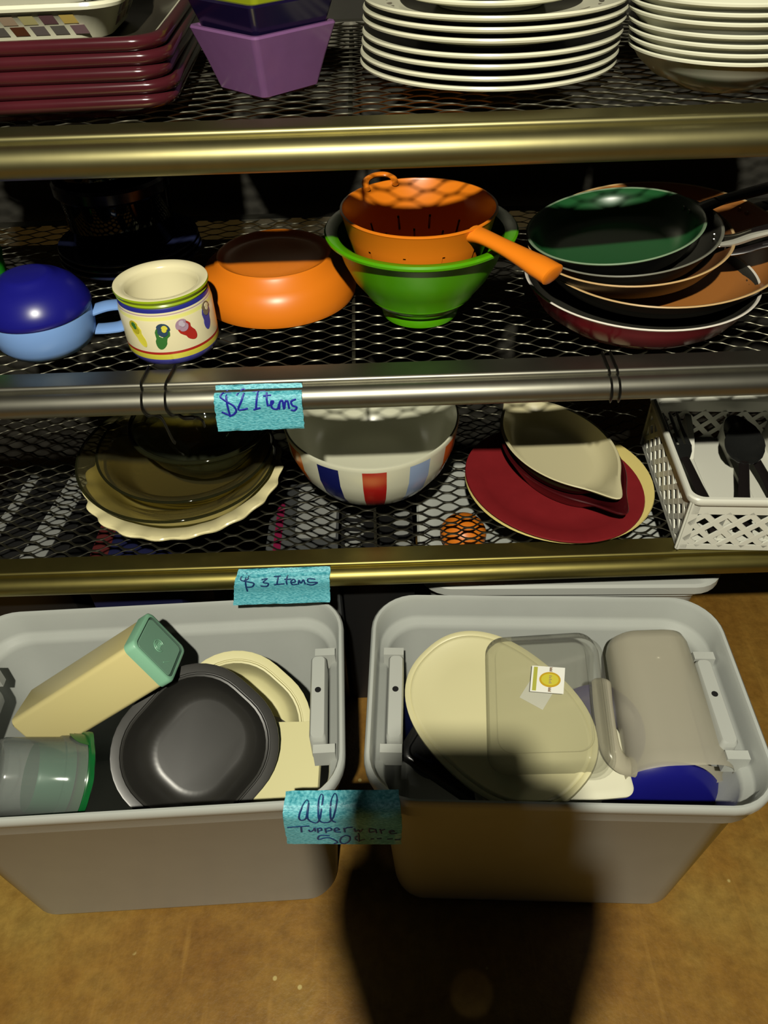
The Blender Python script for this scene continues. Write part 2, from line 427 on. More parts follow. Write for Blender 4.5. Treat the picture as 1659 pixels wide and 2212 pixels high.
px, py, pyaw = -0.309, 0.848, radians(3)
first = None
for i in range(5):
    z = ZT + 0.0005 + i * 0.0110
    lab = 'square glossy maroon plate, ' + PR[i]
    top = i == 4
    o = loft('square_plate', square_plate(''), [maroon, cream_w, dark_in], pm=[0] * 9 + [1, 2, 2])
    o.location = (px + (0.002 if i % 2 else 0), py, z); o.rotation_euler = (0, 0, pyaw + radians((0, .8, -.6, .5, -.4)[i]))
    tag(o, lab, 'plate', 'maroon square plates on the top shelf')
# --- mosaic dishes on the top plate
def mosaic_dish(loc, label, seed):
    rnd = random.Random(seed)
    root = empty('mosaic_dish', loc, label, 'dish', 'mosaic patterned dishes stacked on maroon plates', (0, 0, pyaw))
    W, D, r = 0.236, 0.170, 0.030
    rings = [rr_ring(W - .050, D - .050, r, 0.0), rr_ring(W - .040, D - .040, r, 0.001), rr_ring(W - .036, D - .036, r, 0.005), rr_ring(W - .012, D - .012, r, 0.0245), rr_ring(W - .002, D - .002, r + .002, 0.0265),
             rr_ring(W, D, r + .003, 0.029), rr_ring(W - .002, D - .002, r + .002, 0.0315), rr_ring(W - .010, D - .010, r, 0.0315), rr_ring(W - .018, D - .018, r, 0.026),
             rr_ring(W - .042, D - .042, r, 0.008), rr_ring(W - .055, D - .055, r, 0.006)]
    loft('body', rings, cream_w, root)
    # printed mosaic squares on the outer wall, two rows
    a0, a1 = (W - .036, D - .036, 0.005), (W - .012, D - .012, 0.0245)
    for row in range(2):
        t0, t1 = 0.08 + row * 0.46, 0.08 + row * 0.46 + 0.38
        for side in ('front', 'right'):
            half = (W - .036) / 2 - r if side == 'front' else (D - .036) / 2 - r
            nt_ = int(2 * half / 0.0170)
            for k in range(nt_ + (1 if side == 'front' else 0)):
                s = -half + 2 * half * (k + (0.15 if row else 0.5)) / nt_
                P = []
                for (ds, t) in ((-.0062, t0), (.0062, t0), (.0040, t1), (-.0084, t1)):
                    ww = a0[0] + (a1[0] - a0[0]) * t; dd = a0[1] + (a1[1] - a0[1]) * t; z = a0[2] + (a1[2] - a0[2]) * t
                    P.append((s + ds, -dd / 2 - .0006, z) if side == 'front' else (ww / 2 + .0006, s + ds, z))
                nrm = Vector((0, .0012, 0)) if side == 'front' else Vector((-.0012, 0, 0))
                Q = P + [tuple(Vector(p) + nrm) for p in P]
                new_obj('tile', Q, [(0, 1, 2, 3), (4, 7, 6, 5), (0, 4, 5, 1), (1, 5, 6, 2), (2, 6, 7, 3), (3, 7, 4, 0)], MOS[rnd.randrange(len(MOS))], root, smooth=False)
    return root
mz = ZT + 0.0005 + 4 * 0.0110 + 0.0090
mosaic_dish((-0.338, 0.848, mz), 'white rectangular dish with brown mosaic squares, lower one, resting on the top maroon plate', 3)
mosaic_dish((-0.336, 0.848, mz + 0.0285), 'white rectangular dish with brown mosaic squares, upper one, nested in another mosaic dish', 8)
# --- square bowls, corner to the front
def sq_bowl(S, B, H, m, name, loc, label, yaw):
    r = 0.006; t = 0.006
    rings = [rr_ring(B - .006, B - .006, r, 0), rr_ring(B, B, r, 0.002), rr_ring((B + S) / 2 - .001, (B + S) / 2 - .001, r, H * .5), rr_ring(S, S, r, H - .002), rr_ring(S - .002, S - .002, r, H), rr_ring(S - 2 * t + .002, S - 2 * t + .002, r, H),
             rr_ring(S - 2 * t, S - 2 * t, r, H - .003), rr_ring(B - t, B - t, r, 0.012), rr_ring(B - 2 * t, B - 2 * t, r, 0.008)]
    o = loft(name, rings, m); o.location = loc; o.rotation_euler = (0, 0, yaw)
    return tag(o, label, 'bowl', 'square bowls nested on the top shelf')
sq_bowl(0.102, 0.072, 0.055, lav, 'square_bowl', (-0.1010, 0.838, ZT + .0005), 'square lavender glazed bowl standing on the mesh at the bottom of its nest', radians(45))
sq_bowl(0.101, 0.072, 0.055, navyp, 'square_bowl', (-0.1000, 0.839, ZT + 0.0235), 'square dark indigo bowl nested between lavender and lime bowls', radians(44))
sq_bowl(0.101, 0.072, 0.055, lime, 'square_bowl', (-0.1000, 0.839, ZT + 0.0465), 'square lime green bowl at the top of its nest', radians(46))
# --- dinner plates
def plate_prof(R, h, foot=0.56):
    return [(0, .0030), (foot * R - .004, .0030), (foot * R - .002, 0), (foot * R + .002, 0), (foot * R + .004, .0025), (.74 * R, .0055), (R - .006, h - .0030), (R - .0008, h - .0012), (R, h + .0006), (R - .0008, h + .0022), (R - .005, h + .0018), (.75 * R, .0105), (.68 * R, .0075), (0, .0068)]
ord_ = ['lowest', 'second', 'third', 'fourth', 'fifth', 'sixth', 'topmost']
zs = [0, .0082, .0174, .0257, .0370, .0454, .0536]
plate0 = None
def flower_print(parent, R, h, rnd):
    """petals and leaves printed flat on the plate's rim"""
    mb = MB(); slope = (h - .0105) / (.25 * R - .005)
    for k in range(30):
        a = 2 * pi * k / 30 + rnd.uniform(-.05, .05); rr = R * rnd.uniform(.80, .91); mi = rnd.choice((0, 1, 2, 2, 1))
        la, lb, rot = (.006, .0045, 0) if mi == 0 else (.013, .0022, rnd.uniform(-.7, .7))
        V = [];
        for q in range(10):
            t = 2 * pi * q / 10; u, w_ = la * cos(t), lb * sin(t); u, w_ = u * cos(rot) - w_ * sin(rot), u * sin(rot) + w_ * cos(rot)
            x, y = rr + w_, u; rad = hypot(x, y); ang = a + atan2(y, x)
            V.append((rad * cos(ang), rad * sin(ang), .0105 + (rad - .75 * R) * slope + .0009))
        mb.add(V, [tuple(range(10))], mi)
    return mb.build('floral_print', [mat('petal_red', (112, 34, 34), .3), mat('leaf_grey', (120, 112, 96), .3), mat('leaf_dark', (92, 88, 74), .3)], parent, smooth=False)
for i in range(7):
    loc = (0.1190 + (0, .0005, .0012, .0022, .0030, .0036, .0040)[i], 0.864 - .0006 * i, ZT + .0005 + zs[i])
    lab = 'white rimmed dinner plate, %s' % ('lowest of the big plates, nearest the mesh' if i == 0 else 'topmost of the big plates, floral rim showing' if i == 6 else ord_[i] + ' big plate counted up from the mesh')
    if i == 6:
        r_ = empty('dinner_plate', loc, lab, 'plate', 'dinner plates stacked on the top shelf')
        lathe('body', plate_prof(0.1265, .015), cream_w, r_, n=96); flower_print(r_, .1265, .015, random.Random(5))
    else:
        o = lathe('dinner_plate', plate_prof(0.1285 if i < 2 else .1275, .015), cream_w, n=96) if i in (0, 2) else plate0.copy()
        if i not in (0, 2): col.objects.link(o)
        if i in (0, 2): plate0 = o
        o.location = loc; tag(o, lab, 'plate', 'dinner plates stacked on the top shelf')
for i in range(2):
    o = lathe('side_plate', plate_prof(0.0885 if i == 0 else .0875, .012), cream_w, n=80)
    o.location = (0.1190, 0.862, ZT + .0005 + zs[6] + .0076 + i * .0085)
    tag(o, 'small white side plate, %s of two lying on the dinner plates' % ('lower' if i == 0 else 'upper'), 'plate', 'side plates on the dinner plates')
# --- stacked bowls
def bowl_prof(R, h, f, t=.0028):
    return [(0, .002), (f - .003, .002), (f, 0), (f + .003, .001), (f + .012, .006), (R * .72, h * .34), (R * .88, h * .66), (R - .004, h - .0035), (R, h - .0015), (R + .0004, h + .0003), (R - .0012, h + .0012), (R - .004, h), (R * .88 - t, h * .69), (R * .70 - t, h * .36), (f + .008, .009), (f, .0055), (0, .005)]
bz = [0, .0064, .0132, .0202, .0288, .0356, .0426]
for i in range(7):
    o = lathe('soup_bowl', bowl_prof(0.0875, .034, .036), bowl_w, n=80) if i == 0 else bw.copy()
    if i: col.objects.link(o)
    else: bw = o
    o.location = (0.3325 - .0012 * i, 0.797, ZT + .0005 + bz[i])
    tag(o, 'white soup bowl with thick rim, %s' % ('lowest, its round body standing on the mesh' if i == 0 else 'topmost, inside visible' if i == 6 else ord_[i] + ' of the stacked bowls from the mesh up'), 'bowl', 'soup bowls stacked on the top shelf')

# ================================================================= middle shelf
# --- light blue mug with dark blue lid
rt = empty('soup_mug', (-0.3945, 0.800, ZM + .0005), 'light blue wide soup mug with dark blue domed lid', 'mug')
lathe('cup', [(0, .003), (.040, .003), (.044, 0), (.050, .002), (.0565, .012), (.0590, .026), (.0590, .044), (.0575, .048), (.0555, .048), (.0545, .044), (.0545, .02), (.048, .007), (0, .006)], ltblue, rt)
lathe('lid', [(.0560, .0445), (.0600, .0445), (.0615, .047), (.0610, .052), (.0575, .060), (.0500, .071), (.0390, .0795), (.030, .083), (.0285, .0850), (.022, .0868), (0, .0875)], lidblue, rt)
h = smooth_path([(.050, .018, .030), (.070, .027, .033), (.087, .034, .030), (.0905, .035, .020), (.083, .030, .0065), (.066, .022, .0062), (.048, .015, .009)], 6)
tube('handle', h, [.0042] * len(h), ltblue, rt, n=14, flat=2.7, up=(-.45, .89, 0.05))
rt.rotation_euler = (0, 0, radians(-4))
# --- bit of bright green cup at the frame edge
lathe('green_cup', [(0, .003), (.024, .003), (.027, 0), (.031, .004), (.036, .070), (.0385, .078), (.0375, .080), (.034, .072), (.028, .008), (0, .006)], mat('bright_green', (40, 170, 40), .3), None)
o = bpy.data.objects['green_cup']; o.location = (-0.4905, 0.875, ZM + .0005); tag(o, 'bright green cup mostly hidden behind the blue lidded mug', 'cup')
# --- printed candle pot
rt = empty('printed_pot', (-0.2410, 0.786, ZM + .0005), 'cream ceramic pot with coloured bands and printed flip-flops', 'pot')
PP = [(0, .002), (.043, .002), (.046, 0), (.0495, .0025), (.0515, .0075), (.0523, .0100), (.0526, .0155), (.0527, .0165), (.0527, .0195), (.0527, .0560), (.0522, .0575), (.0518, .0615), (.0515, .0630), (.0513, .0640), (.0510, .0660), (.0507, .0692), (.0500, .0705), (.0512, .0725), (.0500, .0745), (.0515, .0760), (.0528, .0785), (.0522, .0806), (.0500, .0812), (.0425, .0790), (.0402, .0765), (.0392, .0700), (.0385, .020), (.034, .010), (0, .009)]
pmap = {4: 1, 3: 1, 2: 1, 1: 1, 6: 2, 5: 2, 8: 0, 7: 3, 10: 4, 12: 5, 14: 6, 15: 6, 16: 7, 17: 7, 18: 7, 19: 7, 20: 7}
pmm = [pmap.get(k, 0) for k in range(len(PP) - 1)]
lathe('body', PP, [pot_cream, c_vio, c_yel, c_red, c_lemon_pale, c_mauve, c_blue, c_lime], rt, n=96, pm=pmm)
phi0 = atan2(-.786, .241)
def sole(s, v, ang, sc_, colr, strap, dots=None, narrow=1.0):
    """a printed flip-flop wrapped on the pot wall"""
    phi = phi0 + math.asin(s); Rr = .0531
    def emit(outline, mi_mat, name, lift):
        V = []
        for (a, c2) in outline:
            a *= narrow
            u = a * cos(ang) - c2 * sin(ang); w_ = a * sin(ang) + c2 * cos(ang); t = phi + u / Rr
            V.append(((Rr + lift) * cos(t), (Rr + lift) * sin(t), v + w_))
        V2 = [(x * .985, y * .985, z) for x, y, z in V]; n = len(V)
        return new_obj(name, V + V2, [tuple(range(n))] + [(i, n + i, n + (i + 1) % n, (i + 1) % n) for i in range(n)], mi_mat, rt, smooth=False)
    out = []
    for k in range(28):
        t = 2 * pi * k / 28; y = sin(t); x = cos(t)
        wdt = (1.0 if y > 0 else .82) * (1 - .22 * exp(-(y + .1) ** 2 / .05))
        out.append((x * wdt * .0062 * sc_, y * .0112 * sc_))
    emit(out, colr, 'printed_sole', 0)
    emit([(x * .92, y * .5 + .0062 * sc_) for x, y in out], strap[0], 'printed_strap', .0003)
    emit([(x * .42 + .0012, y * .26 + .0075 * sc_) for x, y in out], strap[1], 'printed_dot', .0006)
sole(-.69, .040, radians(22), 1.42, c_yel, (mat('print_brass', (176, 168, 40), .3), c_grn), narrow=.8)
sole(-.24, .0385, radians(-18), 1.40, c_grn, (mat('print_teal', (44, 70, 96), .3), c_yel))
sole(.30, .0415, radians(34), 1.36, c_red, (c_mauve, mat('print_pale_mauve', (190, 180, 196), .3)))
sole(.76, .0465, radians(-6), 1.42, c_vio, (mat('print_olive_grey', (120, 112, 92), .3), pot_cream), narrow=.9)
# --- navy plates with dark glass canisters at the back
for i in range(3):
    o = lathe('navy_plate', plate_prof(.098 - .001 * i, .014), navy, n=72); o.location = (-0.345, 1.030, ZM + .0005 + i * .0080)
    tag(o, 'dark navy plate at the back under the dark glass jar, %s of three' % ('lowest', 'middle one', 'topmost')[i], 'plate', 'navy plates at the back of the middle shelf')
zc = ZM + .0005 + 2 * .0078 + .0085
for i, lab in enumerate(('dark glass jar standing on the navy plates', 'dark glass jar stacked on top of another jar, up under the shelf')):
    rt = empty('glass_jar', (-0.352 - .004 * i, 1.040, zc + i * .093), lab, 'jar', 'dark glass jars at the back of the middle shelf')
    lathe('body', [(0, 0), (.058, 0), (.066, .003), (.070, .012), (.072, .070), (.069, .072), (.0675, .07), (.0655, .014), (.058, .006), (0, .005)], glass_d, rt, n=64)
    lathe('lid', [(.066, .0700), (.074, .0700), (.0775, .074), (.0775, .086), (.074, .090), (.066, .0905), (0, .0905)], navyp, rt, n=64)
# --- orange dish upside down
o = lathe('orange_dish', [(.0965, 0), (.1000, .0008), (.1015, .006), (.1000, .017), (.0955, .030), (.088, .040), (.077, .0465), (.0750, .0510), (.0720, .0535), (.0690, .0525), (.0660, .0485), (.058, .0465), (.045, .0475), (.0, .0480), (.0, .043), (.074, .043), (.089, .034), (.095, .017), (.0965, 0)], org, None, n=96)
o.location = (-0.1285, 0.912, ZM + .0006); tag(o, 'round orange dish lying upside down with its foot ring up', 'dish')
# --- green mixing bowl
o = lathe('mixing_bowl', [(0, .004), (.040, .004), (.044, 0), (.0475, .001), (.0485, .006), (.0470, .011), (.0530, .0155), (.0560, .0175), (.0562, .0190), (.0640, .0265), (.0665, .0280), (.0668, .0300), (.0830, .0500), (.0935, .0700), (.1005, .0900), (.1030, .0955), (.1110, .0965), (.1140, .0985), (.1145, .1010), (.1125, .1030), (.1060, .1030), (.0990, .0985), (.0965, .0900), (.0900, .070), (.0780, .048), (.056, .022), (.044, .010), (0, .008)], grn, None, n=96)
o.location = (0.0530, 0.848, ZM + .0005); o.scale = (.975, .975, 1.04); tag(o, 'lime green plastic mixing bowl with a flared rim, holding the orange colander', 'bowl')
# --- orange colander in it
rt = empty('colander', (0.0505, 0.848, ZM + .034), 'orange plastic colander with slits and a long handle, sitting in the green bowl', 'colander')
CP = [(0, 0), (.040, 0), (.052, .006), (.066, .026), (.0715, .038), (.0730, .041), (.0775, .0535), (.0785, .0565), (.0825, .0700), (.0880, .0930), (.0895, .0950), (.0893, .0965), (.0870, .0968), (.0858, .0950), (.0805, .0705), (.0765, .0570), (.0755, .0540), (.0708, .0415), (.0692, .0385), (.064, .028), (.050, .009), (.038, .003), (0, .003)]
def cskip(i, k):
    # slits: outer steps 4..5 & 6..7, inner mirrored
    if k in (5, 17, 4, 18): return i % 14 in (0,)
    if k in (6, 16, 7, 15): return (i + 7) % 14 in (0,)
    return False
CP2 = CP[:]
lathe('body', CP2, org2, rt, n=168, skip=cskip)
dirh = Vector((0.66, -.75, 0)).normalized()
hp = [dirh * .084 + Vector((0, 0, .088)), dirh * .100 + Vector((0, 0, .0885)), dirh * .130 + Vector((0, 0, .0860)), dirh * .165 + Vector((0, 0, .0815)), dirh * .188 + Vector((0, 0, .0780)), dirh * .1935 + Vector((0, 0, .0770))]
hh = smooth_path(hp, 5); nn = len(hh)
rad = [.0135 - .004 * sin(pi * min(1, i / nn * 1.6)) * .9 + .0035 * (i / nn) for i in range(nn)]
rad[-1] = .006; rad[-2] = .0125; rad[-3] = .0145
tube('handle', hh, rad, org2, rt, n=16, flat=.62)
hk = [Vector((-.058, .060, .0945)), Vector((-.060, .076, .0985)), Vector((-.050, .090, .1000)), Vector((-.036, .0945, .0995)), Vector((-.026, .088, .097)), Vector((-.024, .078, .0935))]
tube('hook', smooth_path(hk, 5), .0042, org2, rt, n=10, flat=.7)
# --- pans
def pan(name, loc, rot, R, B, H, outm, inm, rimm, label, handle=None, t=.0026, rimw=.0022):
    rt = empty(name, loc, label, 'pan', None, rot)
    P = [(0, 0), (B - .004, 0), (B, .0015), (B + (R - B) * .45, H * .30), (R - .006, H * .74), (R, H - .0015), (R + rimw * .6, H), (R, H + .0012), (R - rimw, H + .0002), (R - .006 - t, H * .75), (B + (R - B) * .45 - t, H * .34), (B - .002, .006), (B - .010, .0042), (0, .004)]
    pm = [0, 0, 0, 0, 0, 2, 2, 2, 1, 1, 1, 1, 1]
    lathe('body', P, [outm, inm, rimm], rt, n=96, pm=pm)
    if handle: handle(rt, R, H)
    return rt
def long_handle(ang, m1, m2, rise=.02, L=.17, width=.011, stripe=None, ferrule=True):
    def go(rt, R, H):
        d = Vector((cos(ang), sin(ang), 0))
        P = [d * (R - .008) + Vector((0, 0, H * .62)), d * (R + .012) + Vector((0, 0, H * .72)), d * (R + .035) + Vector((0, 0, H * .8 + rise * .45)), d * (R + .07) + Vector((0, 0, H * .8 + rise)), d * (R + L * .7) + Vector((0, 0, H * .8 + rise * 1.15)), d * (R + L) + Vector((0, 0, H * .8 + rise * 1.1))]
        S = smooth_path(P, 5); n1 = 11
        hd = tube('handle', S[n1 - 2:], [width * (.8 + .35 * (i / len(S))) for i in range(len(S) - n1 + 2)], m1, rt, n=12, flat=.55)
        br = tube('bracket', S[:n1], [width * 1.2 - .0003 * i for i in range(n1)], m2, rt, n=12, flat=.35)
        sd = d.cross(Vector((0, 0, 1)))
        for q in (-1, 1):
            c = d * (R - .0085) + sd * (.006 * q) + Vector((0, 0, H * .80))
            v = [tuple(c + Vector((.0028 * cos(a) * sd.x - 0 + d.x * -.0012 * k, .0028 * cos(a) * sd.y + d.y * -.0012 * k, .0028 * sin(a)))) for k in (0, 1) for a in [2 * pi * i / 10 for i in range(10)]]
            new_obj('rivet', v, [tuple(range(10, 20))] + [(i, (i + 1) % 10, 10 + (i + 1) % 10, 10 + i) for i in range(10)], bright, rt)
        if stripe:
            W2 = [p + sd * (width * .95) + Vector((0, 0, width * .12)) for p in S]
            tube('handle_edge', W2, [.0016 + .0028 * sin(pi * min(1, i / (len(S) * .6))) for i in range(len(S))], stripe, rt, n=8)
    return go
b_blk = mat('black_handle', (24, 20, 20), .3)
maroon_h = mat('maroon_handle', (104, 16, 22), .3)
pan('burgundy_skillet', (0.3160, 0.838, ZM + .0005), (0, 0, 0), .1355, .102, .0440, burg, nonstick, mat('pale_rim', (214, 208, 196), .3), 'burgundy skillet with bright rim and dark inside, bottom pan of the nest', long_handle(radians(-8), maroon_h, bright, rise=.0, L=.15, width=.012))
pan('copper_skillet', (0.346, 0.884, ZM + .0275), (radians(5), radians(-3.5), 0), .150, .108, .042, mat('pan_brown_out', (52, 34, 22), .35), copper, coprim, 'largest brown copper-coloured skillet, its inside showing behind the other pans', long_handle(radians(26), b_blk, b_blk, rise=-.010, L=.10))
pan('copper_skillet', (0.303, 0.860, ZM + .0475), (radians(3), radians(-5), 0), .1165, .083, .036, mat('pan_brown_out', (52, 34, 22), .35), mat('copper_dark', (96, 60, 32), .34), coprim, 'smaller brown skillet with a tan rim lying just under the black pan', long_handle(radians(-19), b_blk, b_blk, rise=.012, L=.16))
pan('black_skillet', (0.298, 0.860, ZM + .0555), (radians(2), radians(-7), 0), .108, .078, .034, mat('pan_grey_out', (50, 48, 42), .36), nonstick, mat('dull_rim', (110, 110, 98), .35), 'black skillet with a steel-edged handle under the green pan', long_handle(radians(-20), b_blk, bright, rise=.014, L=.18, stripe=mat('steel_edge', (206, 204, 190), .22, .6)))
pan('green_skillet', (0.2850, 0.860, ZM + .0640), (radians(1), radians(-8), 0), .1000, .074, .034, mat('pan_black_out', (26, 26, 24), .3), pan_green, mat('green_rim', (116, 138, 110), .3), 'dark green nonstick skillet on top of the pans', long_handle(radians(12), b_blk, b_blk, rise=.0, L=.18))

# ================================================================= bottom shelf
# --- cream fluted pie dish
def flute(k, r, z, a):
    t = max(0, (r - .108) / .04)
    return r * (1 + .018 * t * cos(22 * a)), z + .0022 * t * cos(22 * a + .6)
o = lathe('pie_dish', [(0, 0), (.098, 0), (.104, .002), (.126, .024), (.142, .0285), (.1475, .0290), (.1480, .0315), (.1460, .0330), (.140, .0325), (.122, .0280), (.101, .006), (.094, .0045), (0, .004)], pie_cream, None, n=176, wave=flute)
o.location = (-0.3010, 0.874, ZB + .0005); tag(o, 'cream pie dish with a fluted edge, under the glass dishes', 'dish')
rim_m = glassy('glass_rim', (150, 152, 118), (74, 80, 56), 0.04, haze=0.10, hazecol=(120, 122, 84))
def glass_rim(o, r, z, t):
    return lathe('rim', [(r + t * cos(2 * pi * k / 12), z + t * sin(2 * pi * k / 12)) for k in range(13)], rim_m, o, n=96)
# --- amber glass pie plate
o = lathe('glass_pie_plate', [(0, 0), (.088, 0), (.094, .002), (.102, .006), (.122, .034), (.128, .0375), (.144, .0400), (.1465, .0415), (.1460, .0440), (.143, .0447), (.127, .0425), (.119, .0385), (.099, .0100), (.091, .0065), (0, .0055)], glass_a, None, n=96)
glass_rim(o, .1455, .0425, .0022); o.location = (-0.3110, 0.886, ZB + .0145); o.rotation_euler = (radians(1.5), radians(3.5), 0); tag(o, 'wide smoky amber glass pie plate lying in the cream pie dish', 'dish')
o = lathe('glass_pie_plate', [(0, 0), (.080, 0), (.086, .002), (.092, .006), (.114, .036), (.119, .039), (.127, .0405), (.1290, .0420), (.1285, .0442), (.126, .0447), (.117, .0425), (.111, .0385), (.090, .0100), (.083, .0065), (0, .0055)], glass_a, None, n=96)
glass_rim(o, .1282, .0428, .0020); o.location = (-0.2960, 0.890, ZB + .0285); o.rotation_euler = (radians(1), radians(2.5), 0); tag(o, 'smaller amber glass pie plate nested between the wide one and the clear bowl', 'dish')
o = lathe('glass_bowl', [(0, .002), (.036, .002), (.040, 0), (.043, .002), (.060, .013), (.082, .038), (.096, .064), (.1005, .0735), (.1045, .0745), (.1060, .0775), (.1050, .0805), (.1020, .0815), (.0985, .079), (.0920, .064), (.078, .040), (.057, .018), (.042, .008), (.036, .0065), (0, .006)], glass_b, None, n=96)
glass_rim(o, .1040, .0785, .0032); o.location = (-0.2615, 0.893, ZB + .0365); tag(o, 'clear glass bowl with a thick dark rim, on top of the glass pie plates', 'bowl')
# --- striped bowl
SP = [(0, .003), (.066, .003), (.070, 0), (.078, .002), (.097, .019), (.114, .044), (.1245, .074), (.1285, .106), (.1290, .111), (.1283, .1135), (.1258, .1135), (.1248, .111), (.1203, .074), (.109, .044), (.091, .020), (.072, .010), (0, .008)]
scol = [2, 3, 4, 1]
def stripe(i, k):
    if not (3 <= k <= 6): return 0
    q = (i - 1) % 120
    return scol[((q // 10)) % 4] if q % 10 < 5 else 0
o = lathe('striped_bowl', SP, [bowl_w, s_or, s_nv, s_rd, s_lb], None, n=120, am=stripe)
STRIPED = o
o.location = (-0.0146, 0.893, ZB + .0005); tag(o, 'white serving bowl with orange, navy, red and light blue stripes', 'bowl')
o.rotation_euler = (0, 0, radians(-9))
# --- yellow oval plate, burgundy oval plate, two au gratin dishes
def oval_plate(name, a, b_, h, m, loc, yaw, label, tilt=(0, 0)):
    def ring(s, z): return [(a * s * cos(2 * pi * i / 72), b_ * s * sin(2 * pi * i / 72), z) for i in range(72)]
    rings = [ring(.62, 0), ring(.68, .001), ring(.80, h * .5), ring(.985, h - .002), ring(1.0, h), ring(.993, h + .0022), ring(.97, h + .002), ring(.80, h * .5 + .004), ring(.74, .0058), ring(.55, .0050)]
    o = loft(name, rings, m); o.location = loc; o.rotation_euler = (tilt[0], tilt[1], yaw); return tag(o, label, 'plate')
oval_plate('oval_plate', .1420, .1370, .010, yel_pl, (0.2660, 0.852, ZB + .0005), radians(-35), 'pale yellow round plate lowest, under the burgundy plate')
oval_plate('oval_plate', .1390, .1210, .011, burg_pl, (0.2540, 0.838, ZB + .0085), radians(-50), 'burgundy oval plate lying on the yellow plate')
def boat(name, sc_, H, mo, mi, loc, yaw, label, rimm):
    A, B = .115 * sc_, .0740 * sc_
    def ring(s, z, tip=1.0, grow=0):
        out = []
        for i in range(96):
            t = 2 * pi * i / 96; x = A * s * cos(t); y = B * s * sin(t) * (1 - .10 * cos(t) ** 2)
            da = min(abs(t), abs(t - 2 * pi)); db = abs(t - pi)
            bump = tip * .028 * sc_ * (exp(-(da / .30) ** 2) - exp(-(db / .30) ** 2))
            out.append((x + bump + grow * cos(t), y + grow * sin(t), z))
        return out
    rings = [ring(.70, 0, 0), ring(.76, .002, 0), ring(.90, H * .55, .15), ring(.965, H - .006, .6), ring(1.0, H - .0035, 1), ring(1.0, H - .001, 1, .0012), ring(1.0, H + .0004, 1, 0), ring(1.0, H, 1, -.0035),
             ring(.94, H - .004, .55), ring(.85, H * .5, .1), ring(.74, .009, 0), ring(.62, .0075, 0)]
    o = loft(name, rings, [mo, mi, rimm], pm=[0, 0, 0, 0, 0, 2, 2, 1, 1, 1, 1, 1]); o.location = loc; o.rotation_euler = (0, 0, yaw)
    return tag(o, label, 'dish', 'oval baking dishes nested on the burgundy plate')
boat('baking_dish', 1.05, .036, burg_dk, burg_dk, (0.2680, 0.866, ZB + .0155), radians(-66), 'dark burgundy oval baking dish with pointed ends, lower of two nested', burg_dk)
boat('baking_dish', 1.0, .036, olive_ed, creamd, (0.2640, 0.876, ZB + .0290), radians(-66), 'oval baking dish with cream inside and pointed ends, upper of two nested', creamd)

# --- white cutlery tray
TW, TD, TH = 0.30, 0.25, 0.096
rt = empty('cutlery_tray', (0.3980 + TW / 2 + .006, 0.690 + TD / 2, ZB + .0025), 'white plastic cutlery tray with diamond lattice sides', 'tray', None, (0, 0, radians(-4)))
TRAY = rt
def wall_panel(L, name, along):
    """lattice wall: frame plus two families of diagonal bars; built in u (length) / v (height)"""
    mb = MB(); t = .0012; v0, v1 = .006, .066
    def place(p): return (p[0], 0, p[1]) if along == 'x' else (0, p[0], p[1])
    nrm = Vector((0, t, 0)) if along == 'x' else Vector((t, 0, 0))
    def bar(a, c, w_):
        a3, c3 = Vector(place(a)), Vector(place(c)); d = (c3 - a3).normalized(); a3 = a3 + nrm * (.12 if d.z * (d.x + d.y) < 0 else 0); c3 = c3 + nrm * (.12 if d.z * (d.x + d.y) < 0 else 0); sd = d.cross(nrm).normalized() * w_
        mb.bar(a3, c3, sd, nrm)
    bar((-L / 2, .003), (L / 2, .003), .0045); bar((-L / 2, .0745), (L / 2, .0745), .010)
    bar((-L / 2 + .006, 0), (-L / 2 + .006, TH - .006), .0075); bar((L / 2 - .006, 0), (L / 2 - .006, TH - .006), .0075)
    step = .0300; n = int(L / step) + 4; hgt = v1 - v0
    for fam in (1, -1):
        for k in range(-n, n):
            u0 = k * step; a = [u0, v0]; c = [u0 + fam * hgt * 1.05, v1]
            # clip to the frame
            lo, hi = -L / 2 + .006, L / 2 - .006
            def clip(p, q):
                (x0, y0), (x1, y1) = p, q
                if x0 < lo: y0 += (lo - x0) * (y1 - y0) / (x1 - x0); x0 = lo
                if x0 > hi: y0 += (hi - x0) * (y1 - y0) / (x1 - x0); x0 = hi
                if x1 < lo: y1 = y0 + (lo - x0) * (y1 - y0) / (x1 - x0); x1 = lo
                if x1 > hi: y1 = y0 + (hi - x0) * (y1 - y0) / (x1 - x0); x1 = hi
                return (x0, y0), (x1, y1)
            if max(a[0], c[0]) <= lo or min(a[0], c[0]) >= hi: continue
            p, q = clip(a, c)
            if hypot(p[0] - q[0], p[1] - q[1]) > .004: bar(p, q, .0039)
    return mb.build(name, white_pl, rt, smooth=False)
wall_panel(TW - .012, 'lattice_wall', 'x').location = (0, -TD / 2 + .008, 0)
wall_panel(TW - .012, 'lattice_wall', 'x').location = (0, TD / 2 - .008, 0)
wall_panel(TD - .012, 'lattice_wall', 'y').location = (-TW / 2 + .008, 0, 0)
wall_panel(TD - .012, 'lattice_wall', 'y').location = (TW / 2 - .008, 0, 0)
rings = []
for (w_, z) in ((-.018, TH - .014), (-.004, TH - .012), (0, TH - .008), (0, TH - .002), (-.003, TH), (-.012, TH), (-.016, TH - .003), (-.020, TH - .012)):
    rings.append(rr_ring(TW + w_, TD + w_, .016, z))
loft('rim', rings, white_pl, rt, cap0=False, cap1=False)
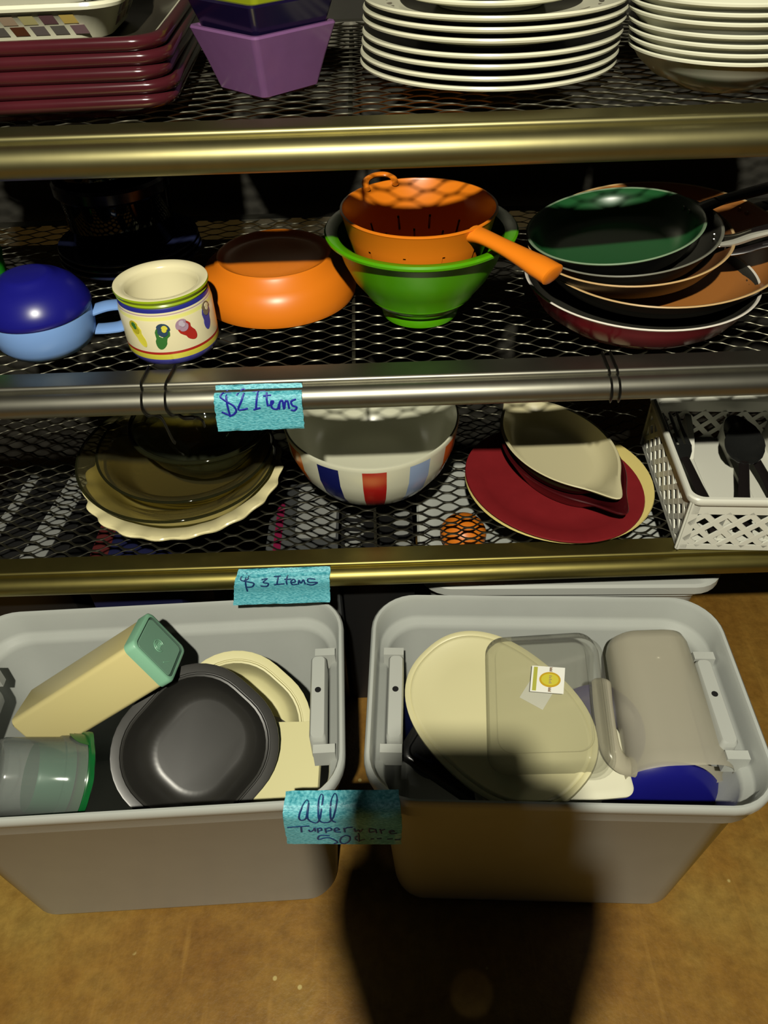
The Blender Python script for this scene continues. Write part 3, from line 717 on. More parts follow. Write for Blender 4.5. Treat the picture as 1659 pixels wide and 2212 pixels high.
rings = [rr_ring(TW - .024, TD - .024, .016, .001), rr_ring(TW - .022, TD - .022, .016, .004), rr_ring(TW - .0205, TD - .0205, .016, .05), rr_ring(TW - .0195, TD - .0195, .016, TH - .013), rr_ring(TW - .024, TD - .024, .016, TH - .013), rr_ring(TW - .026, TD - .026, .016, .05), rr_ring(TW - .032, TD - .032, .018, .020), rr_ring(TW - .044, TD - .044, .02, .015)]
loft('liner', [r for r in rings], white_pl, rt) if False else None
b = MB(); b.box(-TW / 2 + .010, TW / 2 - .010, -TD / 2 + .010, TD / 2 - .010, .012, .0150); b.build('floor_panel', white_pl, rt, smooth=False)
def divider(x):
    """low in the middle, tall at both ends"""
    n = 24; v, f = [], []
    for i in range(n + 1):
        y = -TD / 2 + .011 + (TD - .022) * i / n; s = abs(i / n - .5) * 2
        hgt = .018 + .042 * max(0, (s - .52) / .48) ** .45 if s > .52 else .018
        for sx, z in ((-.007, .0148), (-.0045, hgt), (.0045, hgt), (.007, .0148)): v.append((x + sx, y, z))
    for i in range(n):
        for k in range(3): f.append((i * 4 + k, (i + 1) * 4 + k, (i + 1) * 4 + k + 1, i * 4 + k + 1))
    f += [(0, 1, 2, 3), (n * 4 + 3, n * 4 + 2, n * 4 + 1, n * 4)]
    return new_obj('divider', v, f, white_pl, rt, angle=30)
for x in (-.085, -.022, .045, .095): divider(x)
# cutlery
def handle_bar(mb, L, w0, w1, t):
    tube('', [(0, 0, 0), (0, L * .25, .001), (0, L * .6, .0015), (0, L, .001)], [w0, w0 * .85, w1 * 1.1, w1], None, None, n=10, flat=t, mb=mb)
def spoon(loc, rot, label):
    mb = MB(); handle_bar(mb, .085, .0085, .005, .35)
    o = empty('spoon', loc, label, 'spoon', 'black spoons in the cutlery tray', rot); mb.build('handle', b_blk, o)
    v, f = [], []; n, m = 20, 7
    for side in (0, 1):
        for k in range(m + 1):
            s = k / m
            for i in range(n):
                a = 2 * pi * i / n; x = .0195 * s * cos(a) * (1 - .14 * sin(a)); y = .029 * s * sin(a); z = -.007 * (1 - s * s) - (.0012 if side else 0)
                v.append((x, .110 + y, z + .003))
    N = (m + 1) * n
    for k in range(m):
        for i in range(n):
            j = (i + 1) % n
            f.append((k * n + i, k * n + j, (k + 1) * n + j, (k + 1) * n + i)); f.append((N + k * n + i, N + (k + 1) * n + i, N + (k + 1) * n + j, N + k * n + j))
    for i in range(n):
        j = (i + 1) % n; f.append((m * n + i, m * n + j, N + m * n + j, N + m * n + i))
    new_obj('spoon_bowl', v, f, mat('black_gloss', (30, 31, 30), .2), o)
    return o
def fork(loc, rot, label):
    o = empty('fork', loc, label, 'fork', None, rot)
    mb = MB(); handle_bar(mb, .095, .0085, .0045, .35); mb.build('handle', b_blk, o)
    mb = MB()
    tube('', [(0, .094, .001), (0, .104, .000), (0, .114, -.001)], [.005, .011, .0145], None, None, n=10, flat=.12, mb=mb)
    for k in range(4):
        x = -.0115 + .0077 * k
        tube('', [(x, .112, -.001), (x, .132, .0005), (x, .158, .004)], [.0026, .0024, .0016], None, None, n=8, flat=.5, mb=mb)
    mb.build('fork_head', mat('black_gloss', (30, 31, 30), .2), o); return o
fork((0.4540, 0.7080, ZB + .031), (radians(9), 0, radians(4)), 'black fork lying in the nearest left compartment of the white tray').scale = (1.42,) * 3
spoon((0.4890, 0.7100, ZB + .027), (radians(14), 0, radians(-17)), 'black spoon lying across the middle of the white tray').scale = (1.42,) * 3
spoon((0.5620, 0.7300, ZB + .024), (radians(12), 0, radians(7)), 'black spoon on the right edge of the photo, half behind the other spoon').scale = (1.42,) * 3

# --- things stored low behind the bins, seen through the mesh
def carton(name, x0, x1, y0, y1, h, m, label, extra=None, cat='box'):
    o = empty(name, ((x0 + x1) / 2, (y0 + y1) / 2, 0), label, cat)
    w_, d_ = x1 - x0, y1 - y0
    loft('body', [rr_ring(w_, d_, .004, .0005, 2), rr_ring(w_, d_, .004, h - .002, 2), rr_ring(w_ - .004, d_ - .004, .004, h, 2)], m, o)
    if extra: extra(o, w_, d_, h)
    return o
def bands(o, w_, d_, h):
    for x in (-.045, .040):
        b = MB(); b.bar((x - .016, -d_ / 2 + .006, h + .0008), (x + .016, d_ / 2 - .006, h + .0008), (.009 if x < 0 else .020, 0, 0), (0, 0, .0008)); b.build('white_band', carton_w, o, smooth=False)
carton('banded_carton', -0.660, -0.505, 0.79, 1.05, .375, carton_dk, 'dark carton with two white bands, under the mesh at far left', bands)
carton('navy_carton', -0.475, -0.330, 0.785, 0.94, .360, navycloth, 'navy blue carton under the mesh in front of the pie dish', lambda o, w_, d_, h: (lambda b: (b.box(-w_ / 2 + .002, -w_ / 2 + .03, -d_ / 2 + .004, d_ / 2 - .02, h, h + .001), b.build('red_edge', mat('dull_red', (84, 30, 30), .5), o, smooth=False)))(MB()))
def dots(o, w_, d_, h):
    b = MB(); b.box(-w_ / 2 + .012, -w_ / 2 + .024, -d_ / 2 + .01, d_ / 2 - .05, h, h + .001); b.build('magenta_stripe', magenta, o, smooth=False)
    b = MB(); b.box(-w_ / 2 + .045, w_ / 2 - .004, -d_ / 2 + .06, d_ / 2 - .01, h, h + .001); b.build('white_panel', carton_w, o, smooth=False)
carton('printed_carton', -0.190, -0.075, 0.785, 0.98, .370, mat('carton_grey', (74, 76, 76), .5), 'grey carton with a magenta stripe, under the mesh left of the striped bowl', dots)
def blobs(o, w_, d_, h):
    rnd = random.Random(2)
    for sx in (-1, 1):
        for k in range(6):
            V = [(sx * w_ * .33 + (.011 + rnd.random() * .008) * cos(t), -d_ / 2 + .016 + k * .022 + .0065 * sin(t) * rnd.uniform(.7, 1.2), h + .0012) for t in [2 * pi * q / 10 for q in range(10)]]
            V2 = [(x, y, z - .0011) for x, y, z in V]
            new_obj('white_patch', V + V2, [tuple(range(10))] + [(i, 10 + i, 10 + (i + 1) % 10, (i + 1) % 10) for i in range(10)], carton_w, o, smooth=False)
carton('patterned_carton', -0.070, 0.046, 0.785, 0.93, .375, carton_dk, 'black carton with rows of white patches, under the mesh below the striped bowl', blobs)
# third grey bin with lid, behind the right bin
o3 = empty('lidded_bin', (0.285, 0.885, 0.0005), 'grey lidded storage bin standing behind the open right bin', 'bin', None, (0, 0, radians(-2)))
loft('body', [rr_ring(.36, .24, .05, 0), rr_ring(.37, .25, .05, .01), rr_ring(.43, .29, .05, .335), rr_ring(.445, .305, .05, .337), rr_ring(.445, .305, .05, .350)], bin_grey, o3)
loft('lid', [rr_ring(.450, .310, .05, .3515), rr_ring(.462, .322, .05, .3515), rr_ring(.462, .322, .05, .366), rr_ring(.455, .315, .05, .370), rr_ring(.42, .28, .05, .370), rr_ring(.41, .27, .05, .366)], bin_lid, o3)
o = lathe('orange_ball', [(0, 0)] + [(.036 * sin(pi * k / 14) * (1 if k else 0), .030 - .030 * cos(pi * k / 14)) for k in range(1, 14)] + [(0, .060)], mat('ball_orange', (214, 116, 24), .4), None, n=40)
o.location = (0.122, 0.818, .3665); tag(o, 'orange ball lying on the grey lid under the mesh', 'ball')

# ================================================================= bins
BW, BD, BH = 0.492, 0.318, 0.377
def make_bin(loc, yaw, label, W=BW, D=BD):
    rt = empty('storage_bin', loc, label, 'bin', 'open grey storage bins on the floor', (0, 0, yaw))
    r = .062
    def q(w_, z, rr=0): return rr_ring(W - w_, D - w_ * .8, r - w_ * .25 + rr, z, 9)
    rings = [q(.088, 0), q(.072, .003), q(.066, .012), q(.034, .318), q(.022, .324), q(.012, .332), q(.010, .356), q(.006, .358), q(0, .360), q(-.001, .368), q(.001, .3745), q(.006, .377), q(.013, .3765), q(.018, .371), q(.022, .340), q(.026, .333), q(.042, .328), q(.048, .318), q(.080, .016), q(.096, .006)]
    loft('body', rings, bin_grey, rt, angle=50)
    for s in (-1, 1):
        x = s * (W / 2 - .036)
        hp_ = loft('handle_plate', [rr_ring(.019, .125, .006, .300), rr_ring(.021, .128, .006, .310), rr_ring(.021, .128, .006, .356), rr_ring(.017, .124, .006, .360)], bin_lid, rt); hp_.location = (x, -.002, 0)
        for yy in (-.075, .075):
            b = MB(); b.box(-.012, .016, yy - .006, yy + .006, .318, .350); t_ = b.build('hinge_tab', bin_lid, rt); t_.location = (x + s * .006, 0, 0)
        v = [(.0042 * cos(a), .0042 * sin(a) + .008, z) for z in (.3595, .3606) for a in [2 * pi * i / 14 for i in range(14)]]
        new_obj('bolt_hole_disc', v, [tuple(range(14, 28))] + [(i, (i + 1) % 14, 14 + (i + 1) % 14, 14 + i) for i in range(14)], hole, hp_, smooth=False)  # solid black disc on the plate, coloured as the shade inside a hole
    return rt
binL = make_bin((-0.3280, 0.5535, 0.0004), radians(1.6), 'open grey plastic bin holding the cream canister and black tray', W=.536)
binR = make_bin((0.2170, 0.5455, 0.0004), radians(-3.2), 'open grey plastic bin holding the cream oval lid and frosted pitcher')

# ---- contents, left bin.  Axes seen in the photo, expressed in world space
def basis(xa, ya, loc):
    """matrix with local x,y along given world vectors"""
    x = Vector(xa).normalized(); y = Vector(ya); y = (y - x * y.dot(x)).normalized(); z = x.cross(y)
    m = Matrix((x, y, z)).transposed().to_4x4(); m.translation = Vector(loc); return m
def camv(x, y, z): return RGT * x - UPV * y + FWD * z
def at(x, y, wz): return CAM + FWD * wz + RGT * ((x - 829.5) / FPX * wz) - UPV * ((y - 1106) / FPX * wz)
WORLD_PLACES = {}
# cream canister: square cross-section, lid end up to the right
V0 = Vector((-0.3184, 0.5684, 0.4706))
a_ = Vector((0.5432, -0.2612, -0.7979)); c_ = Vector((0.0082, 0.952, -0.3061)); L_ = Vector((-0.8396, -0.1597, -0.5192))
S_, LEN = .0756, .224
mC = basis(L_, a_, V0)
rt = empty('square_canister', (0, 0, 0), 'long cream square canister with a mint green lid, leaning in the left bin', 'canister')
mC.translation = V0 + (a_ + c_) * (S_ / 2); mC.translation -= Vector((0, 0, 0))
rt.matrix_world = mC
def rotx(ring):   # ring in (y,z) stacked along x
    return [(z, x, y) for x, y, z in ring]
loft('body', [rotx(rr_ring(S_ - .004, S_ - .004, .007, .010, 5)), rotx(rr_ring(S_ - .004, S_ - .004, .007, LEN - .006, 5)), rotx(rr_ring(S_ - .012, S_ - .012, .007, LEN, 5))], cream_can, rt, angle=50)
lidp = loft('lid', [rotx(rr_ring(S_, S_, .009, .016, 5)), rotx(rr_ring(S_, S_, .009, .002, 5)), rotx(rr_ring(S_ - .003, S_ - .003, .009, 0, 5)), rotx(rr_ring(S_ - .010, S_ - .010, .008, 0, 5)), rotx(rr_ring(S_ - .011, S_ - .011, .007, .003, 5)), rotx(rr_ring(S_ - .014, S_ - .014, .006, .003, 5)), rotx(rr_ring(S_ - .016, S_ - .016, .006, .0012, 5))], [mint, mint_gr, mint_dk], rt, pm=[0, 0, 0, 1, 1, 2], cap0=False, angle=50)
for r_, w_ in ((.0095, .0007), (.0062, .0007)):
    P = [(.0008, r_ * cos(t) * .85 - .002, r_ * sin(t)) for t in [2 * pi * k / 40 * .8 + .4 for k in range(41)]]
    tube('embossed_ring', P, w_, mint, lidp, n=6, up=(1, 0, 0))
for k in range(3): tube('embossed_bar', [(.0008, -.002 - .003, -.003 + .003 * k), (.0008, -.002 + .003, -.003 + .003 * k)], .0006, mint, lidp, n=6, up=(1, 0, 0))
tube('embossed_line', [(.0008, .014, .018), (.0008, .022, .008)], .0006, mint, lidp, n=6, up=(1, 0, 0))
# black tray
def tray(name, W, D, H, r, mats, mw, label, cat, steps=True):
    rt = empty(name, (0, 0, 0), label, cat); rt.matrix_world = mw
    rings = [rr_ring(W * .66, D * .62, r * .6, 0, 10), rr_ring(W * .72, D * .70, r * .7, .004, 10), rr_ring(W - .040, D - .040, r - .02, H - .012, 10), rr_ring(W - .032, D - .032, r - .016, H - .006, 10), rr_ring(W - .004, D - .004, r - .002, H - .006, 10), rr_ring(W, D, r, H - .003, 10), rr_ring(W, D, r, H - .001, 10), rr_ring(W - .004, D - .004, r - .002, H - .0015, 10), rr_ring(W - .022, D - .022, r - .010, H - .0025, 10),
             rr_ring(W - .024, D - .024, r - .011, H - .0045, 10), rr_ring(W - .026, D - .026, r - .012, H - .0045, 10), rr_ring(W - .028, D - .028, r - .013, H, 10), rr_ring(W - .033, D - .033, r - .015, H + .0005, 10), rr_ring(W - .037, D - .037, r - .017, H - .004, 10), rr_ring(W - .046, D - .046, r - .020, H - .020, 10), rr_ring(W * .72, D * .70, r * .72, .013, 10), rr_ring(W * .66, D * .62, r * .62, .006, 10), rr_ring(W * .55, D * .5, r * .5, .004, 10)]
    loft('body', rings, mats, rt, angle=55); return rt
nrm_t = Vector((0.03, -0.60, 0.80)).normalized(); ux_ = Vector((1, 0.05, 0)); uy_ = nrm_t.cross(ux_)
tm = basis(ux_ + uy_, uy_ - ux_, (-0.262, 0.536, 0.281))
tray('black_tray', .214, .202, .046, .086, tray_blk, tm, 'large black plastic food tray with rounded corners, facing up in the left bin', 'tray')
# cream tub behind it and its square lid
tm2 = basis(ux_ + uy_, uy_ - ux_, Vector((-0.218, 0.552, 0.292)) - nrm_t * .052)
tray('cream_tub', .204, .200, .046, .086, cream_tub, tm2, 'cream plastic tub with a rounded rim, tucked behind the black tray', 'tub')
rt = empty('cream_cover', (0, 0, 0), 'flat cream lid standing between the tub and the right end of the left bin', 'lid'); rt.matrix_world = basis((0.05, 0.97, .25), (0.95, -.05, .10), (-0.1400, 0.492, 0.285))
loft('body', [rr_ring(.13, .085, .014, 0), rr_ring(.132, .087, .014, .003), rr_ring(.132, .087, .014, .008), rr_ring(.126, .081, .014, .010), rr_ring(.112, .067, .012, .010), rr_ring(.108, .063, .012, .006)], cream_tub, rt)
rt = empty('grey_cover', (0, 0, 0), 'dark grey flat lid leaning behind the cream tub', 'lid'); rt.matrix_world = basis((0.80, -.55, -.22), (.50, .62, -.05), (-0.176, 0.552, 0.250))
loft('body', [rr_ring(.16, .10, .02, 0), rr_ring(.162, .102, .02, .003), rr_ring(.162, .102, .02, .006), rr_ring(.150, .09, .02, .007)], mat('dark_grey_plastic', (62, 60, 58), .4), rt)
# clear tub on its side with green lid
rt = empty('deli_tub', (0, 0, 0), 'clear round tub on its side with a dark green snap lid', 'tub')
rt.matrix_world = basis((0, 0, 1), (0.25, -0.97, 0), (-0.4880, 0.452, 0.318)); 
ax = Vector((0.80, 0.22, -0.56)).normalized(); rt.matrix_world = basis(ax.cross(Vector((0, 0, 1))), ax.cross(ax.cross(Vector((0, 0, 1)))), (-0.4870, 0.452, 0.370))
if (rt.matrix_world.to_3x3() @ Vector((0, 0, 1))).dot(ax) < 0: rt.matrix_world = basis(-ax.cross(Vector((0, 0, 1))), ax.cross(ax.cross(Vector((0, 0, 1)))), (-0.4870, 0.452, 0.370))
lathe('body', [(0, .004), (.034, .004), (.038, 0), (.043, .001), (.0455, .006), (.0500, .070), (.0520, .0715), (.0535, .094), (.0545, .096), (.0530, .0965), (.0510, .073), (.0488, .070), (.0440, .007), (.038, .003), (0, .0055)], tubp, rt, n=72)
def lidwave(k, r, z, a): return (r + (.0018 * sin(5 * a) + .0012 * sin(11 * a) if r > .056 else 0), z)
lathe('lid', [(0, .088), (.046, .088), (.0500, .0905), (.0530, .0985), (.0570, .0975), (.0590, .0985), (.0590, .1030), (.0560, .1045), (.0510, .1040), (.0470, .0930), (0, .0915)], green_lid, rt, n=72, wave=lidwave)
o = lathe('green_tub_insert', [(0, .003), (.034, .003), (.041, .002), (.0430, .006), (.0455, .045), (.0445, .045), (.0420, .008), (.034, .0055), (0, .0055)], mat('inner_green', (28, 120, 82), .35), rt, n=64); o.location = (0, 0, .040); o.name = 'inner_cup'
v = []
for s in (0, 1):
    for i in range(13):
        a = radians(205) + radians(50) * i / 12; t = (i - 6) / 6
        v.append(((.0548 + .0004 * s) * cos(a), (.0548 + .0004 * s) * sin(a), .097 - .020 * sqrt(max(0, 1 - t * t)))); v.append(((.0548 + .0004 * s) * cos(a), (.0548 + .0004 * s) * sin(a), .100))
new_obj('lid_tab', v, [(2 * i, 2 * i + 2, 2 * i + 3, 2 * i + 1) for i in range(12)] + [(26 + 2 * i, 26 + 2 * i + 1, 26 + 2 * i + 3, 26 + 2 * i + 2) for i in range(12)] , green_lid, rt)

# ---- contents, right bin
# oval cream lid
rt = empty('oval_cover', (0, 0, 0), 'large cream oval lid tilted up in the right bin', 'lid'); rt.matrix_world = basis((0.62, -0.78, 0.04), (0.74, 0.60, 0.26), (0.1400, 0.5270, 0.345))
def oval(a, b_, z, e=2.35):
    out = []
    for i in range(80):
        t = 2 * pi * i / 80; cx_, sx_ = cos(t), sin(t)
        out.append((a * abs(cx_) ** (2 / e) * (1 if cx_ > 0 else -1), b_ * abs(sx_) ** (2 / e) * (1 if sx_ > 0 else -1), z))
    return out
A_, B_ = .138, .0950
loft('body', [oval(A_ - .004, B_ - .004, 0), oval(A_, B_, .001), oval(A_ + .001, B_ + .001, .005), oval(A_, B_, .009), oval(A_ - .004, B_ - .004, .010), oval(A_ - .007, B_ - .007, .0082), oval(A_ - .009, B_ - .009, .0098), oval(A_ - .012, B_ - .012, .0095), oval(A_ - .016, B_ - .016, .0070), oval(A_ - .05, B_ - .05, .0070)], oval_cream, rt, angle=50)
# clear rectangular container with sticker
rt = empty('clear_container', (0, 0, 0), 'clear rectangular container with a fruit sticker, over the oval lid', 'container'); nl_ = Vector((0.62, -0.78, 0.04)).cross(Vector((0.74, 0.60, 0.26))).normalized(); ux2 = Vector((0.99, -0.09, 0)); ux2 = ux2 - nl_ * ux2.dot(nl_); CM = basis(ux2, nl_.cross(ux2), Vector((0.2050, 0.5330, 0.3460)) + nl_ * .0135); rt.matrix_world = CM
loft('body', [rr_ring(.152, .182, .026, 0), rr_ring(.150, .180, .026, .003), rr_ring(.142, .172, .024, .006), rr_ring(.134, .164, .022, .030), rr_ring(.126, .156, .020, .034), rr_ring(.110, .140, .018, .0345), rr_ring(.108, .138, .018, .033), rr_ring(.100, .130, .018, .033)], clearp, rt, cap0=False).scale = (1.07, 1.07, 1.0)
def sticker(parent, cx_, cy_, z, rot, s=1.0, full=True):
    st = new_obj('sticker', [(-.021 * s, -.018 * s, 0), (.021 * s, -.018 * s, 0), (.021 * s, .018 * s, 0), (-.021 * s, .018 * s, 0), (-.021 * s, -.018 * s, .0004), (.021 * s, -.018 * s, .0004), (.021 * s, .018 * s, .0004), (-.021 * s, .018 * s, .0004)],
                 [(0, 3, 2, 1), (4, 5, 6, 7), (0, 1, 5, 4), (1, 2, 6, 5), (2, 3, 7, 6), (3, 0, 4, 7)], paper, parent, smooth=False)
    st.location = (cx_, cy_, z); st.rotation_euler = (0, 0, rot)
    b = MB(); b.box(-.0185 * s, -.0135 * s, -.0165 * s, .0165 * s, .0004, .0007); b.build('green_bar', yelg, st, smooth=False)
    def ell(a, b_, x, y, z0, m, name, n=28):
        V = [(x + a * cos(2 * pi * i / n), y + b_ * sin(2 * pi * i / n), z0) for i in range(n)] + [(x + a * cos(2 * pi * i / n), y + b_ * sin(2 * pi * i / n), z0 - .0003) for i in range(n)]
        new_obj(name, V, [tuple(range(n))] + [(i, n + i, n + (i + 1) % n, (i + 1) % n) for i in range(n)], m, st, smooth=False)
    if full:
        ell(.0135, .0105, .003, 0, .0008, yelo, 'gold_oval'); ell(.0110, .0080, .003, 0, .0011, yell, 'yellow_oval')
        for (y0, y1) in ((.011, .017), (-.017, -.011), (-.006, .006)):
            b = MB(); n = 5
            for k in range(n):
                y = y0 + (y1 - y0) * (k + .5) / n; b.box(.0018, .0018 + (.0026 if k % 2 else .0036), y - .0005, y + .0005, .0011, .0014)
            b.build('small_print', taupe, st, smooth=False)
    return st
sticker(rt, .008, .020, .0350, radians(-8), 1.0)
sticker_reflection = sticker(bpy.data.objects['oval_cover'], .020, .060, .0078, radians(-78), .95, False)  # added copy, modelled on the lid for the first sticker's reflection
# frosted pitcher lying, rim towards us, blue lid in front
pa = Vector((0.15, 0.945, 0.20)).normalized()    # from rim to base
pm_ = basis((1, 0, 0), pa.cross(Vector((1, 0, 0))) * -1, (0.3670, 0.4560, 0.3000))
z_ax = pm_.to_3x3() @ Vector((0, 0, 1))
if z_ax.dot(pa) < 0: pm_ = basis((-1, 0, 0), pa.cross(Vector((1, 0, 0))) * -1, (0.3670, 0.4560, 0.3000))
rt = empty('pitcher', (0, 0, 0), 'frosted plastic pitcher lying in the right bin, base towards the back', 'pitcher'); rt.matrix_world = pm_
def pr_(w_, d_, r, z): return rr_ring(w_, d_, r, z, 8)
loft('body', [pr_(.134, .112, .048, 0), pr_(.135, .113, .048, .004), pr_(.131, .108, .046, .022), pr_(.128, .106, .045, .026), pr_(.110, .084, .034, .178), pr_(.102, .078, .032, .190), pr_(.086, .060, .026, .195)], frost, rt, cap0=False, angle=50)
sgn = 1 if (pm_.to_3x3() @ Vector((1, 0, 0))).x > 0 else -1
hp2 = smooth_path([(-sgn * .058, .012, .012), (-sgn * .076, .024, .014), (-sgn * .087, .030, .032), (-sgn * .086, .030, .080), (-sgn * .082, .028, .112), (-sgn * .080, .026, .126)], 6)
tube('handle', hp2, [.013] * (len(hp2) - 3) + [.012, .010, .005], frost, rt, n=14, flat=.55, up=(0, 1, 0))
lp = lathe('round_cover', [(0, .020), (.040, .0195), (.062, .0165), (.074, .011), (.080, .004), (.079, 0), (.074, 0), (.068, .007), (0, .014)], lidblue, None, n=72)
lp.matrix_world = basis((1, 0, 0), (0, .16, .985), (0.3620, 0.4620, 0.228)); tag(lp, 'dark blue domed round lid at the front of the right bin', 'lid')
# purple lid, white sheet lid, dark blue tub, smoky lid
rt = lathe('purple_cover', [(0, 0), (.058, 0), (.062, .002), (.063, .008), (.059, .010), (.054, .006), (0, .005)], purple, None, n=64); rt.matrix_world = basis((1, 0, 0), (0, .92, .38), (0.2850, 0.5350, 0.284)); tag(rt, 'purple round lid behind the pitcher handle in the right bin', 'lid')
o = loft('flat_cover', [rr_ring(.20, .09, .012, 0), rr_ring(.204, .094, .013, .002), rr_ring(.204, .094, .013, .007), rr_ring(.198, .088, .012, .009), rr_ring(.180, .07, .012, .0085)], white_lid); o.matrix_world = basis((1, .06, 0), (-.06, .96, .20), (0.205, 0.4780, 0.296)); tag(o, 'flat off-white lid lying below the oval lid', 'lid')
rt = lathe('blue_tub', [(0, 0), (.040, 0), (.045, .003), (.056, .080), (.060, .082), (.060, .088), (.056, .089), (.053, .082), (.043, .006), (0, .004)], mat('deep_blue_plastic', (22, 28, 66), .35), None, n=56); rt.matrix_world = basis((1, 0, 0), (0, 1, 0.05), (0.066, 0.556, 0.205)); tag(rt, 'dark blue tub mostly hidden at the left end of the right bin', 'tub')
o = loft('smoky_cover', [rr_ring(.16, .11, .014, 0), rr_ring(.164, .114, .014, .002), rr_ring(.164, .114, .014, .008), rr_ring(.158, .108, .014, .010), rr_ring(.144, .094, .012, .010), rr_ring(.140, .090, .012, .005)], smoke); o.matrix_world = basis((.80, -.50, -.25), (.52, .72, .30), (0.104, 0.508, 0.284)); tag(o, 'smoky translucent lid in the dark front left corner of the right bin', 'lid')

# ================================================================= blue tape labels
def strip(name, label, sections, u0, u1, strokes, quad, inkm, group='blue tape price labels', pen=.0012):
    """sections: list of (Y-fn, z) down the tape; each is a point (dy, z, x-left, x-right). strokes in pixel-crop units on quad"""
    rt = empty(name, (0, 0, 0), label, 'label', group)
    n = 14; rows = []
    # arc length
    S = [0]
    for a, c in zip(sections, sections[1:]): S.append(S[-1] + (Vector(c[0]) - Vector(a[0])).length)
    def surf(u, v_):
        t = v_ * S[-1]
        for k in range(len(S) - 1):
            if t <= S[k + 1] + 1e-9: break
        q = (t - S[k]) / max(1e-9, S[k + 1] - S[k])
        Lp = Vector(sections[k][0]).lerp(Vector(sections[k + 1][0]), q); Rp = Vector(sections[k][1]).lerp(Vector(sections[k + 1][1]), q)
        return Lp.lerp(Rp, u)
    V = []; m = 16; N = n + 1
    for side in (0, 1):
        for j in range(m + 1):
            for i in range(N):
                p = surf(i / n, j / m); e = 1e-3
                nr = (surf(min(1, i / n + e), j / m) - surf(max(0, i / n - e), j / m)).cross(surf(i / n, min(1, j / m + .02)) - surf(i / n, max(0, j / m - .02))).normalized()
                if nr.y > 0: nr = -nr
                ed = .0006 * random.uniform(-1, 1) if j in (0, m) or i in (0, n) else 0
                V.append(tuple(p + nr * (.0009 if side else .0004) + Vector((ed if i in (0, n) else 0, 0, ed if j in (0, m) else 0))))
    F = []; O = (m + 1) * N
    for j in range(m):
        for i in range(n):
            q = (j * N + i, j * N + i + 1, (j + 1) * N + i + 1, (j + 1) * N + i); F.append(q); F.append(tuple(O + t for t in reversed(q)))
    for j in range(m):
        for i in (0, n): F.append((j * N + i, (j + 1) * N + i, O + (j + 1) * N + i, O + j * N + i))
    for i in range(n):
        for j in (0, m): F.append((j * N + i, j * N + i + 1, O + j * N + i + 1, O + j * N + i))
    new_obj('tape', V, F, tape_m, rt, smooth=True, angle=60)
    # ink: map crop coordinates into (u,v) through the inverse bilinear of the quad
    TL, TR, BR, BL = [Vector(q) for q in quad]
    def uv(p):
        u, v_ = .5, .5; p = Vector(p)
        for _ in range(12):
            c = TL.lerp(TR, u).lerp(BL.lerp(BR, u), v_) - p
            du = (TR - TL).lerp(BR - BL, v_); dv = BL.lerp(BR, u) - TL.lerp(TR, u)
            det = du.x * dv.y - du.y * dv.x
            u -= (c.x * dv.y - c.y * dv.x) / det; v_ -= (du.x * c.y - du.y * c.x) / det
        return max(.01, min(.99, u)), max(.01, min(.99, v_))
    mb = MB()
    for st in strokes:
        P = smooth_path([(x, y, 0) for x, y in st], 5) if len(st) > 2 else [Vector((st[0][0] + (st[1][0] - st[0][0]) * t / 8, st[0][1] + (st[1][1] - st[0][1]) * t / 8, 0)) for t in range(9)]
        W = []
        for p in P:
            u, v_ = uv((p.x, p.y)); q = surf(u, v_)
            nr = (surf(min(1, u + .01), v_) - surf(max(0, u - .01), v_)).cross(surf(u, min(1, v_ + .02)) - surf(u, max(0, v_ - .02))).normalized()
            if nr.y > 0: nr = -nr
            W.append(q + nr * .0011)
        tube('', W, pen, None, None, n=6, flat=.35, up=(0, -1, .15), mb=mb)
    mb.build('handwriting', inkm, rt)
    return rt
def rail_sections(zs_, xl, xr, pts):
    return [((xl(t), y, z + zs_), (xr(t), y, z + zs_)) for t, (y, z) in zip([i / (len(pts) - 1) for i in range(len(pts))], pts)]
R_ = [(.6985, -.0030), (.6945, -.0072), (.6870, -.0068), (.6822, -.0120), (.6811, -.0200), (.6818, -.0300), (.6815, -.0400), (.6812, -.0520)]
S1 = [[(305, 265), (255, 262), (220, 300), (265, 325), (330, 362), (345, 405), (300, 440), (225, 410)], [(262, 235), (275, 340), (292, 452)], [(355, 290), (395, 225), (415, 255), (400, 315), (365, 390), (445, 380)],
      [(480, 250), (585, 240)], [(532, 245), (512, 385)], [(490, 392), (550, 375)], [(606, 228), (605, 300), (612, 362)], [(575, 292), (642, 285)], [(618, 358), (650, 345), (658, 322), (640, 330), (648, 378), (690, 385), (705, 345)],
      [(705, 390), (712, 335), (735, 320), (745, 388), (758, 330), (778, 325), (788, 385)], [(848, 308), (808, 325), (815, 355), (850, 372), (832, 400), (800, 395)]]
strip('tape_label', 'blue masking tape price label reading two dollar items on the middle rail', rail_sections(ZM, lambda t: -.1815 - .003 * t, lambda t: -.0860 - .001 * t, R_), 0, 1, S1, ((160, 200), (888, 170), (905, 560), (180, 570)), ink)
R2 = [(.6985, -.0022), (.6945, -.0072), (.6870, -.0068), (.6822, -.0120), (.6811, -.0200), (.6812, -.0300), (.6790, -.0400), (.6750, -.0500)]
